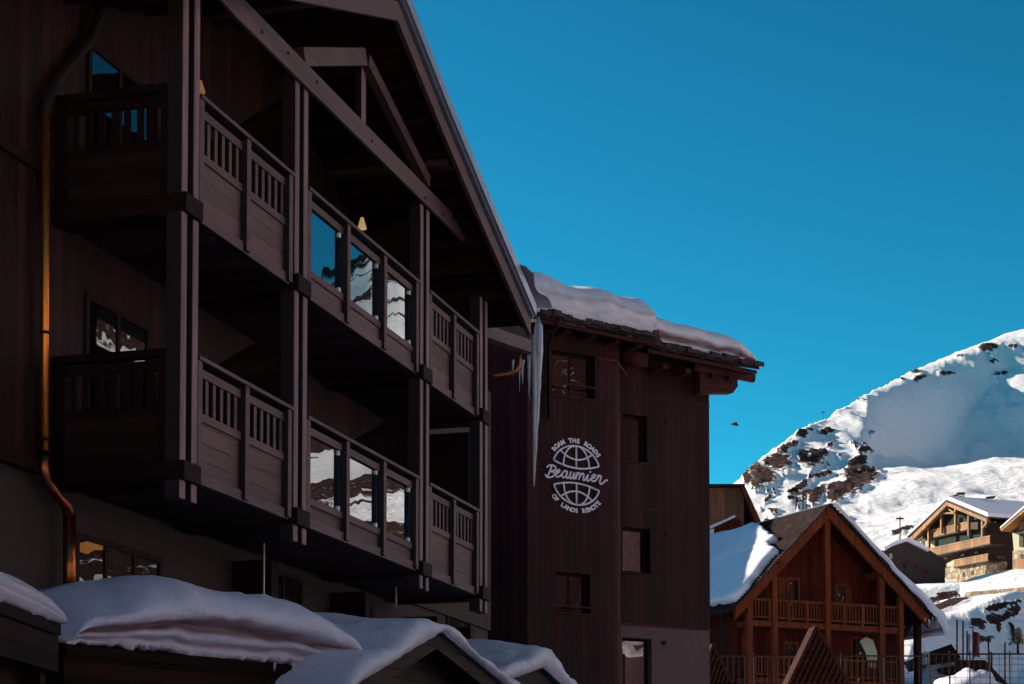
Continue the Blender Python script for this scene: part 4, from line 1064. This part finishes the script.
for i in range(ni + 1):
    t = i / ni; s = .1 + (sr_ + .75 - .1) * t; th = (.14 + .42 * t ** 2.2) * (1 if t < .96 else .75)
    for j in range(nj + 1):
        w = [-.2, -.32, -.36, -.3, -.05, 1, 4, 10, RL][j]; h = [.0, .2, .5, .85, 1, 1.1, 1.2, 1.2, 1.0][j]
        sag = -max(0, t - .93) * 6
        q = slope_pt(s, w, .12 + sag) + (Vector((0, 0, .75)) + FC.u * .65) * (th * h)
        q += Vector((noise.noise(q * 1.3), noise.noise(q * 1.7 + Vector((3, 0, 0))), noise.noise(q * 1.1 + Vector((0, 7, 0))))) * .09 * (.4 + t)
        vs.append(q)
for i in range(ni):
    for j in range(nj): k = i * (nj + 1) + j; fs.append((k, k + nj + 1, k + nj + 2, k + 1))
fs.append(tuple(ni * (nj + 1) + j for j in range(nj + 1)))
b.add(vs, fs); solo(b, 'snow_load', M['msnow'], 'grey-blue snow sheet curling over the right eave of the brown chalet', 'snow', smooth=True)
b = MB(); b.tube([FC.trace(929 + 2 * math.cos(a), 617 + 2 * math.sin(a) * 1, .0) for a in (0, 1)], .2, 6)
for x, y0, y1, lab in ((925, 618, 623, 'tiny icicle inside the right eave of the brown chalet'), (929, 619, 628, 'short icicle under the right eave of the brown chalet'), (933, 617, 621, 'stub of ice between two icicles on the right eave of the brown chalet'), (937, 613, 631, 'longest thin icicle at the outer tip of the brown chalet eave')):
    p = at_y(x, y0, FC.pt(sr_, 0, 0).y - .1); icicle(p, (y1 - y0) / 20.4, .06, lab, 'icicles on the brown chalet')
# roof rails beside the ridge
b = MB()
for x in (796, 803, 806): b.tube([FC.trace(x, 509, 5), FC.trace(x, 495, 5)], .04, 6)
b.tube([FC.trace(795, 502, 5), FC.trace(807, 499, 5)], .03, 6)
b.build('roof_rail', M['gutter'], ch)
b = MB(); b.tube([slope_pt(sl_ * .62, .8, .3), slope_pt(sl_ * .62 - .9, .8, .3)], .07, 8); b.build('snow_guard', M['steel'], ch)
b = MB(); b.tube([FC.trace(721, 612, 1.2), FC.trace(722, 650, 1.2)], .05, 8); b.build('downpipe', M['gutter'], ch)

# ------------------------------------------------------------------ the brown block behind it
bk = thing('brown_house', at_y(735, 560, 135) * 1 - up * 3, 'plain orange-brown boarded house peeping out behind the wing, with a raked right side', 'house')
M['bw'] = wood('block boards', (.26, .085, .03), (.17, .05, .02), 0, boards='x', bw=.4, grain='z')
T_ = lambda x, y, Y: at_y(x, y, Y)
b = MB(); b.prism([T_(x, y, 135) for x, y in ((700, 486), (744, 485.5), (744, 560), (700, 560))], (0, 7, 0)); b.build('wall', M['bw'], bk)
b = MB(); b.prism([T_(x, y, 134.6) for x, y in ((740, 485), (744.5, 485), (764, 528), (759, 530))], (0, 8, 0)); b.build('roof_edge', M['cb'], bk)
b = MB(); b.prism([T_(x, y, 136.4) for x, y in ((743, 486), (760, 528), (743, 540))], (0, 7, 0)); b.build('side_wall', M['cd'], bk)
b = MB(); b.prism([T_(x, y, 134.4) for x, y in ((698, 484), (745, 483.7), (745, 486), (698, 486.6))], (0, 9, 0)); b.build('roof', M['gutter'], bk)
b = MB(); b.prism([T_(x, y, 128) for x, y in ((700, 530), (711, 527), (735, 517), (742, 522), (744, 540), (700, 545))], (0, 3, 0)); b.build('dormer', M['cw'], bk)
b = MB(); b.prism([T_(x, y, 127.6) for x, y in ((708, 526.5), (722, 521), (734, 515.2), (736, 516.4), (722, 523), (709, 529))], (0, 3, 0)); o = solo(b, 'snow_load', M['msnow'], 'thin white strip of snow on the small dormer behind the wing', 'snow')
b = MB(); b.prism([T_(x, y, 127.6) for x, y in ((709, 530), (714, 528.5), (714, 537), (709, 538))], (0, .3, 0)); b.build('window', M['cream'], bk)

# ------------------------------------------------------------------ far golden chalet
PD = at_y(947, 505, 236)
FD = Frame((PD.x, PD.y), (749, -1900))      # right end is the nearer one
M['gold'] = wood('golden larch', (.32, .13, .032), (.15, .06, .016), FD.ang, boards='x', bw=.5, grain='z')
M['fard'] = plain('far dark timber', (.035, .014, .011), .8, var=.3, scale=1)
M['farcream'] = plain('far render', (.42, .36, .25), .9, var=.08, scale=1)
m, t, bs = new_mat('rubble stone'); base, _ = coords(t); v = N(t, 'ShaderNodeTexVoronoi'); v.inputs['Scale'].default_value = 1.7; t.links.new(base, v.inputs['Vector'])
v2 = N(t, 'ShaderNodeTexVoronoi', feature='DISTANCE_TO_EDGE'); v2.inputs['Scale'].default_value = 1.7; t.links.new(base, v2.inputs['Vector'])
hs = N(t, 'ShaderNodeSeparateColor'); t.links.new(v.outputs['Color'], hs.inputs[0])
cc = mixc(t, hs.outputs[0], (.20, .13, .08), (.46, .38, .26)); cc = mixc(t, ramp(t, v2.outputs['Distance'], .02, .07), (.07, .045, .03), cc)
t.links.new(cc, bs.inputs['Base Color']); bs.inputs['Roughness'].default_value = .9; M['rubble'] = m
far = thing('golden_chalet', FD.pt(0, 5, gz(PD.x, PD.y)), 'sunlit chalet on the hillside with golden balconies over a rubble stone base', 'chalet')
def tp_(fr, mb, pts, w, th): mb.prism([fr.trace(x, y, w) for x, y in pts], -fr.n * th); return mb
def strip(fr, mb, x0, y0, x1, y1, h, w, th):
    return tp_(fr, mb, [(x0, y0 - h / 2), (x1, y1 - h / 2), (x1, y1 + h / 2), (x0, y0 + h / 2)], w, th)
z2 = lambda x, y: (890 + x / 6.216, 480 + y / 6.216)
def P2(*pp): return [z2(*p) for p in pp]
WD = 2.6
b = MB(); tp_(FD, b, P2((120, 362), (350, 135), (350, 160), (140, 375)), 0, .5); tp_(FD, b, P2((350, 135), (600, 240), (600, 262), (350, 158)), 0, .5); b.build('bargeboard', M['gold'], far)
zr1, zr2, zr3 = FD.trace(*z2(108, 358), 0), FD.trace(*z2(350, 130), 0), FD.trace(*z2(608, 238), 0)
dep = -FD.n * 17
b = MB(); b.obox(zr1, zr2 - zr1, dep, up * .22); rf = b.build('roof', M['fard'], far)
b = MB(); b.obox(zr2, zr3 - zr2, dep, up * .22); b.build('roof_side', M['fard'], rf)
b = MB(); b.obox(zr1 + up * .225, zr2 - zr1, dep, up * .25); b.obox(zr2 + up * .225, zr3 - zr2, dep, up * .45)
solo(b, 'snow_load', M['msnow'], 'shaded blue snow sheet on the roof of the golden-balconied chalet', 'snow')
b = MB(); tp_(FD, b, P2((150, 380), (350, 165), (600, 262), (600, 640), (150, 640)), WD, 13); b.build('wall', M['fard'], far)
b = MB(); tp_(FD, b, P2((355, 275), (392, 235), (405, 215), (440, 215), (480, 240), (500, 262), (470, 270), (470, 300), (355, 320)), WD - .15, .14); b.build('rendered_gable', M['farcream'], far)
b = MB(); tp_(FD, b, P2((170, 380), (250, 380), (380, 345), (500, 345), (570, 335), (570, 375), (380, 420), (210, 460), (170, 430)), WD - .15, .14); b.build('rendered_wall', M['farcream'], far)
b = MB(); tp_(FD, b, P2((345, 545), (600, 500), (600, 525), (583, 640), (350, 655)), 1.2, 3); b.build('stone_base', M['rubble'], far)
b = MB(); tp_(FD, b, P2((352, 520), (398, 495), (398, 535), (352, 540)), 1.3, 2); b.build('rendered_corner', M['farcream'], far)
for (x0, y0, x1, y1, h, w) in ((120, 475, 620, 368, 50, .2), (240, 337, 482, 280, 48, .9), (400, 517, 608, 478, 44, .6)):
    b = MB(); a_, c_ = z2(x0, y0), z2(x1, y1); hp = h / 6.216
    strip(FD, b, a_[0], a_[1] - hp * .42, c_[0], c_[1] - hp * .42, hp * .16, w, .18); strip(FD, b, a_[0], a_[1] + hp * .42, c_[0], c_[1] + hp * .42, hp * .16, w, .18)
    n = int((x1 - x0) / 9)
    for i in range(n):
        t0, t1 = i / n, (i + .86) / n
        pts = [(a_[0] + (c_[0] - a_[0]) * q, a_[1] + (c_[1] - a_[1]) * q + d) for q, d in ((t0, -hp * .38), (t1, -hp * .38), (t1, hp * .38), (t0, hp * .38))]
        tp_(FD, b, pts, w + .05, .08)
    d = MB(); strip(FD, d, a_[0], a_[1] + hp * .58, c_[0], c_[1] + hp * .58, hp * .15, w + .05, WD - w - .06)
    p = d.build('balcony', M['fard'], far); b.build('railing', M['gold'], p)
for x, y0, y1 in ((157, 370, 440), (236, 290, 455), (315, 200, 330), (402, 180, 320), (484, 220, 345), (570, 255, 420)):
    b = MB(); xx, ya = z2(x - 4, y0); xb, yb = z2(x + 4, y1); tp_(FD, b, [(xx, ya), (xb, ya), (xb, yb), (xx, yb)], .5, .3); b.build('post', M['gold'], far)
b = MB()
for (p, q) in (((315, 205), (352, 170)), ((352, 170), (402, 205)), ((310, 207), (405, 205)), ((157, 400), (205, 350)), ((575, 300), (605, 262))):
    b.bar(FD.trace(*z2(*p), .5), FD.trace(*z2(*q), .5), .22)
b.build('truss', M['gold'], far)
random.seed(5)
for x, y, w_, h_ in ((205, 405, 22, 50), (290, 395, 22, 45), (420, 370, 22, 50), (505, 360, 20, 45), (440, 250, 20, 30), (300, 497, 14, 20), (345, 480, 14, 26), (450, 462, 22, 24), (535, 445, 16, 26), (280, 500, 12, 22), (458, 588, 16, 30), (513, 578, 16, 30)):
    b = MB(); w = 1.15 if y > 560 else WD - .2
    tp_(FD, b, P2((x - w_ / 2, y - h_ / 2), (x + w_ / 2, y - h_ / 2 - 3), (x + w_ / 2, y + h_ / 2 - 3), (x - w_ / 2, y + h_ / 2)), w, .04)
    b.build('window', M['farcream'] if 430 < y < 510 else M['fard'], far)
b = MB(); FE = Frame((zr3.x, zr3.y), (1900, 749)); sw = FD.trace(*z2(600, 600), WD)
FE = Frame((sw.x, sw.y), (1900, 749))
for x, y, w_, h_ in ((625, 275, 22, 30), (650, 335, 18, 50), (622, 340, 16, 20), (655, 270, 16, 26), (640, 450, 30, 20), (690, 480, 50, 16)):
    b = MB(); b.prism([FE.trace(*z2(*p), -.05) for p in ((x - w_ / 2, y - h_ / 2), (x + w_ / 2, y - h_ / 2), (x + w_ / 2, y + h_ / 2), (x - w_ / 2, y + h_ / 2))], -FE.n * .05); b.build('shutter', M['farcream'] if y < 400 else M['gold'], far)
for x, y, w_, h_ in ((445, 112, 40, 46), (408, 118, 24, 36)):
    b = MB(); p = FD.trace(*z2(x, y + 30), 3); sc_ = p.y / F / 6.216
    b.obox(p - Vector((w_ / 2 * sc_, 0, 1.5)), (w_ * sc_, 0, 0), (0, .9, 0), (0, 0, h_ * sc_ + 1.5)); cp = b.build('chimney', M['rubble'], far)
    b = MB(); b.obox(p + Vector((-w_ * .62 * sc_, -.1, h_ * sc_ + .25)), (w_ * 1.24 * sc_, 0, 0), (0, 1.1, 0), (0, 0, .15))
    for sx in (-.45, .35): b.obox(p + Vector((w_ * sx * sc_, .1, h_ * sc_ - .02)), (.1, 0, 0), (0, .1, 0), (0, 0, .29))
    b.build('chimney_cap', M['fard'], cp)
b = MB(); p = [T_(*z2(x, y), 246) for x, y in ((548, 160), (575, 120), (650, 122), (690, 165), (620, 180))]; b.prism(p, (0, 3, 0)); b.build('dormer', M['fard'], far)
b = MB(); b.prism([T_(*z2(x, y), 246) for x, y in ((600, 104), (655, 98), (655, 108), (600, 112))], (0, 1, 0)); b.build('vent_cowl', M['fard'], far)

# partly seen golden chalet at the right border
PE = at_y(1024, 560, 222); FG = Frame((PE.x, PE.y), (900, -1700))
g2 = thing('golden_chalet', FG.pt(3, 4, gz(PE.x, PE.y)), 'sunlit yellow rendered chalet cut off by the right border of the photo', 'chalet')
b = MB(); tp_(FG, b, P2((760, 330), (1100, 60), (1100, 420), (770, 440)), 1, 9); b.build('wall', M['farcream'], g2)
b = MB(); tp_(FG, b, P2((762, 440), (1100, 420), (1100, 650), (762, 640)), .9, 9); b.build('stone_base', M['rubble'], g2)
b = MB(); tp_(FG, b, P2((684, 300), (900, 112), (1000, 40), (1000, 70), (900, 140), (690, 318)), -1, 12); b.build('roof', M['gold'], g2)
b = MB(); tp_(FG, b, P2((684, 292), (900, 100), (1000, 28), (1000, 40), (900, 112), (684, 300)), -1.1, 12); solo(b, 'snow_load', M['msnow'], 'snow layer on the roof of the yellow chalet at the right border', 'snow')
b = MB(); tp_(FG, b, P2((720, 300), (860, 190), (860, 300), (760, 330)), .6, 3); b.build('gable_boarding', M['fard'], g2)
for x0, y0, x1, y1, h in ((775, 520, 1000, 510, 60), (800, 285, 1000, 265, 45)):
    b = MB(); a_, c_ = z2(x0, y0), z2(x1, y1); strip(FG, b, *a_, *c_, h / 6.216, 0, .15); b.build('railing', M['gold'], g2)
for x, y, w_, h_ in ((815, 375, 26, 80), (825, 475, 30, 30), (825, 610, 40, 50)):
    b = MB(); tp_(FG, b, P2((x - w_ / 2, y - h_ / 2), (x + w_ / 2, y - h_ / 2), (x + w_ / 2, y + h_ / 2), (x - w_ / 2, y + h_ / 2)), .85, .1); b.build('window', M['fard'], g2)

# dark house between
dk = thing('dark_house', at_y(898, 585, 222) - up * 1, 'low dark timber house with a thin snow roof, left of the golden chalet', 'house')
b = MB(); b.prism([T_(x, y, 222) for x, y in ((878, 552), (908, 538.5), (925, 547), (945, 560), (945, 592), (878, 592))], (0, 8, 0)); b.build('wall', M['fard'], dk)
b = MB(); b.prism([T_(x, y, 221.2) for x, y in ((884, 547.5), (893, 542), (908, 537.5), (920, 542), (930, 549), (929, 551), (908, 540.5), (894, 545), (885, 550))], (0, 9, 0)); solo(b, 'snow_load', M['msnow'], 'thin bluish snow on the low dark house left of the golden chalet', 'snow')
for x, y in ((891, 556), (905, 566), (916, 566), (926, 572)):
    b = MB(); b.prism([T_(x - 1.3, y - 2.5, 221.9), T_(x + 1.3, y - 2.5, 221.9), T_(x + 1.3, y + 2.5, 221.9), T_(x - 1.3, y + 2.5, 221.9)], (0, .2, 0)); b.build('window', M['farcream'] if x < 900 else M['cw'], dk)

# stone retaining wall on the slope
b = MB()
pts = [(962, 603), (966, 592), (990, 590), (1024, 587), (1060, 585), (1060, 603), (1024, 603.5), (990, 604), (972, 606)]
b.prism([T_(x, y, 204.9 - (x - 962) * .098) for x, y in pts], (.8, 2.6, .1)); solo(b, 'retaining_wall', M['rubble'], 'brown rubble retaining wall across the snow slope below the golden chalets', 'wall')

# ------------------------------------------------------------------ small things at the bottom right
def peaked_roof(xa, ya, xl, yl, xr, yr, Y, label, name='pointed_roof'):
    P = at_y(xa, ya, Y); fr = Frame((P.x, P.y), (4100, 1900))
    r_ = thing(name, (P.x, P.y + 1, gz(P.x, P.y)), label, 'roof')
    A_, L_, R_ = fr.trace(xa, ya), fr.trace(xl, yl), fr.trace(xr, yr)
    dp = -fr.n * .35
    b = MB(); b.prism([A_, L_, R_], -fr.n * .08); b.build('gable_boards', M['cd'], r_)
    b = MB()
    for q in (L_, R_): b.bar(A_, q, .10, .16, up=fr.n)
    b.build('bargeboard', M['cd'], r_)
    b = MB(); n = 13
    for i in range(1, n):
        t = i / n
        b.bar(A_.lerp(R_, t) + fr.n * .05, L_.lerp(R_, t) + fr.n * .05, .07, .06, up=fr.n)
        b.bar(A_.lerp(L_, t) + fr.n * .02, A_.lerp(R_, t) + fr.n * .02, .05, .05, up=fr.n)
    b.build('lattice', M['cd'], r_)
    b = MB()
    for q in (L_, R_): b.prism([A_, q, q + dp, A_ + dp], up * -.08)
    b.build('roof', M['cd'], r_)
peaked_roof(815, 627, 780, 700, 858, 700, 62, 'dark pointed lattice roof standing before the middle of the brown chalet')
peaked_roof(712, 645, 690, 710, 745, 712, 58, 'dark pointed roof edge next to the corner of the tall wing')
# net fences
def net(x0, x1, y0, y1, Y, label, step=.22):
    a_, c_ = at_y(x0, y1, Y), at_y(x1, y1, Y); zt = at_y((x0 + x1) / 2, y0, Y).z; zb = at_y(x0, y1, Y).z
    root = thing('net_fence', ((a_ + c_) / 2) * 1, label, 'fence')
    b = MB(); x = a_.x
    while x < c_.x: b.tube([(x, Y, zb), (x, Y, zt)], .007, 4); x += step
    z = zb
    while z < zt: b.tube([(a_.x, Y, z), (c_.x, Y, z)], .007, 4); z += step
    b.build('netting', M['gutter'], root)
    n = 5
    for i in range(n + 1):
        b = MB(); xx = a_.x + (c_.x - a_.x) * i / n; b.tube([(xx, Y, zb - .5), (xx, Y, zt + .1)], .025, 8); b.build('post', M['gutter'], root)
    b = MB(); b.tube([(a_.x, Y, zt), (c_.x, Y, zt)], .03, 8); b.build('top_rail', M['gutter'], root)
net(711, 928, 656, 690, 74, 'dark square-mesh fence running below the brown chalet')
net(930, 1030, 654, 690, 66, 'thin square-mesh netting in front of the shaded snow at the right border')
# hut with lath roof
YH = 112
hut = thing('small_hut', at_y(945, 690, YH), 'small white-walled hut with a ribbed dark roof right of the brown chalet', 'hut')
b = MB(); b.prism([T_(x, y, YH) for x, y in ((929, 661), (959, 657), (966, 663), (966, 700), (929, 700))], (0, 4, 0)); b.build('wall', plain('hut render', (.5, .5, .52), .9), hut)
b = MB(); b.prism([T_(x, y, YH - .6) for x, y in ((921, 655), (934, 650), (949, 645), (960, 657), (958, 661), (926, 665))], (0, 5, 0)); rh = b.build('roof', M['gutter'], hut)
b = MB()
for i in range(13):
    t = i / 12; p = T_(924 + t * 26, 656.5 - t * 10, YH - .8); q = T_(932 + t * 28, 664 - t * 5, YH - .8)
    b.bar(p + up * .12, q + up * .05, .14, .12)
b.build('rib', M['cd'], rh)
b = MB(); b.prism([T_(x, y, YH - .9) for x, y in ((940, 668), (962, 664), (975, 672), (974, 676), (950, 674), (942, 672))], (0, 2, 0)); b.build('porch_roof', M['cd'], hut)
b = MB(); b.prism([T_(x, y, YH - .3) for x, y in ((951, 674), (958, 673), (959, 700), (951, 700))], (0, .2, 0)); b.build('door', plain('red door', (.28, .03, .025), .6), hut)
b = MB(); b.prism([T_(x, y, YH - 1) for x, y in ((924, 652), (929, 652), (929, 664), (924, 664))], (0, .8, 0)); b.build('lamp_box', M['farcream'], hut)
# flags
def flag(x0, y0, x1, y1, Y, col, label):
    r_ = thing('ski_flag', at_y(x0, y1 + 14, Y), label, 'flag')
    p = at_y(x0, y1 + 14, Y); q = at_y(x0, y0 - 2, Y)
    b = MB(); b.tube([p, q], .035, 8); b.build('pole', M['gutter'], r_)
    vs = []; fs = []; n = 8
    for i in range(n + 1):
        for j in range(13):
            u_ = i / n; v_ = j / 12; pp = at_y(x0 + (x1 - x0) * u_, y0 + (y1 - y0) * v_ + 2.5 * u_ * (1 - v_) , Y)
            vs.append(pp + Vector((0, .12 * math.sin(u_ * 7 + v_ * 2), 0)))
    for i in range(n):
        for j in range(12): k = i * 13 + j; fs.append((k, k + 13, k + 14, k + 1))
    b = MB(); b.add(vs, fs); o = b.build('cloth', plain('flag cloth', col, .8, var=.05), r_, smooth=True)
flag(967, 633, 972, 656, 104, (.75, .55, .60), 'pale pink-white upright flag beside the small hut')
flag(973, 631, 980, 657, 104.5, (.22, .02, .03), 'dark red upright flag right of the pale one')
for i, (x, y0, y1, lab) in enumerate(((957, 620, 662, 'tall thin dark pole, leftmost in the group right of the brown chalet'), (963, 621, 660, 'tall thin dark pole, second in the group right of the brown chalet'),
      (988.5, 637, 678, 'thin dark pole right of the red flag'), (991.5, 652, 690, 'short thin pole behind the netting'), (1005, 642, 690, 'thin tall pole nearest the right border'))):
    p, q = at_y(x, y1 + 20, 100 + i), at_y(x, y0, 100 + i); b = MB(); b.tube([p, q], .045, 8); solo(b, 'thin_pole', M['cd'], lab, 'pole', 'poles on the snow slope')
# bright heap of snow and the sunlit stones above it
b = MB(); vs = []; fs = []; n, m_ = 26, 10; cpt = at_y(969, 684, 70)
for j in range(m_ + 1):
    for i in range(n):
        a = 2 * math.pi * i / n; e = math.pi / 2 * j / m_
        q = Vector((math.cos(a) * math.cos(e) * 1.35, math.sin(a) * math.cos(e) * 1.3, math.sin(e) * 1.0)); q *= 1 + .25 * noise.noise(q * 1.8)
        vs.append(Vector((cpt.x, cpt.y, cpt.z - .5)) + q)
for j in range(m_):
    for i in range(n): k = j * n; i2 = (i + 1) % n; fs.append((k + i, k + i2, k + n + i2, k + n + i))
b.add(vs, fs); solo(b, 'snow_heap', M['msnow'], 'rounded heap of white snow at the bottom edge below the flags', 'snow', smooth=True)
# dark sloping wall behind it
b = MB(); b.prism([T_(x, y, 92) for x, y in ((960, 660), (985, 660), (1012, 688), (960, 688))], (0, 1, 0)); solo(b, 'stair_wall', M['cd'], 'dark sloping boarded wall below the flags', 'wall')
# small snow-dusted tree at the right border
def small_tree(x, ytop, ybot, Y, label):
    base = at_y(x, ybot, Y); H = at_y(x, ytop, Y).z - base.z
    r_ = thing('young_tree', base, label, 'tree')
    b = MB(); b.tube([base - up * .5, base + up * H * .5, base + up * H * .95], [.14, .1, .03], 8); b.build('trunk', M['cd'], r_)
    mlf = plain('needles', (.05, .03, .022), .8, var=.4); b = MB(); rd = random.Random(4)
    for i in range(420):
        t = rd.random(); a = rd.random() * 6.28; rr = (H * .30) * (1 - t * .65) * rd.random() ** .6 * (1 + .3 * math.sin(a * 3))
        p = base + up * H * (.38 + .6 * t) + Vector((math.cos(a) * rr, math.sin(a) * rr, 0)); s_ = .16
        d1 = Vector((rd.uniform(-1, 1), rd.uniform(-1, 1), rd.uniform(-.6, .6))).normalized() * s_; d2 = Vector((rd.uniform(-1, 1), rd.uniform(-1, 1), rd.uniform(-1, 1))).normalized() * s_ * .6
        b.add([p, p + d1, p + d1 + d2, p + d2], [(0, 1, 2, 3)])
    b.build('crown', mlf, r_)
def on_ground(px, py):
    d = ray(px, py); t = 60.0
    while t < 900:
        p = CAM + d * t
        if p.z < gz(p.x, p.y): return p
        t += .5
    return CAM + d * 150
pg_ = on_ground(1018, 655); small_tree(1018, 628, 655, pg_.y, 'small dark bushy tree on the shaded snow by the right border')
# lift pylon on the pistes and masts on the ridge
def pylon(x, y0, y1, Y, label, wd):
    p, q = at_y(x, y1, Y), at_y(x, y0, Y); r_ = thing('lift_pylon', p, label, 'pylon')
    b = MB(); b.tube([p - up * 1, q], .09, 8); b.build('mast', M['gutter'], r_)
    b = MB(); z = q.z - (q.z - p.z) * .12; b.bar((p.x - wd, p.y, z), (p.x + wd, p.y, z), .22); b.build('cross_arm', M['gutter'], r_)
pylon(900, 516, 537, 300, 'small lift pylon on the sunlit piste left of the golden chalet', .6)
pylon(823, 411, 421, 655, 'tiny mast on the snowy skyline of the rocky ridge', .8)

# ------------------------------------------------------------------ a bird gliding over the chalets
bp_ = at_y(735, 424.5, 70); u1 = 1 / (F / 70)
b = MB(); b.tube([bp_ + Vector((x * u1, 0, z * u1)) for x, z in ((-4.2, .2), (-3, .4), (-1, .5), (1, .1), (2.6, -.5), (3.6, -1.2))], [.01, .03, .055, .06, .04, .015], 8)
bird = solo(b, 'bird', M['fard'], 'small dark bird gliding in the blue sky right of the wing roof', 'bird', smooth=True)
o0 = bird.location
for sgn, nm in ((-1, 'wing'), (1, 'wing')):
    b = MB(); c = bp_; root_a, root_b = Vector((-1.2 * u1, 0, .6 * u1)), Vector((1.4 * u1, 0, .3 * u1)); tip = Vector(((1.5 if sgn > 0 else -.5) * u1, sgn * 6 * u1, 2.0 * u1 if sgn > 0 else 1.2 * u1)); mid = Vector((.4 * u1, sgn * 3 * u1, 1.8 * u1))
    b.prism([c + root_a, c + mid + Vector((-1 * u1, 0, 0)), c + tip, c + mid + Vector((1.2 * u1, 0, -.2 * u1)), c + root_b], Vector((0, 0, .012)))
    b.build(nm, M['fard'], bird)
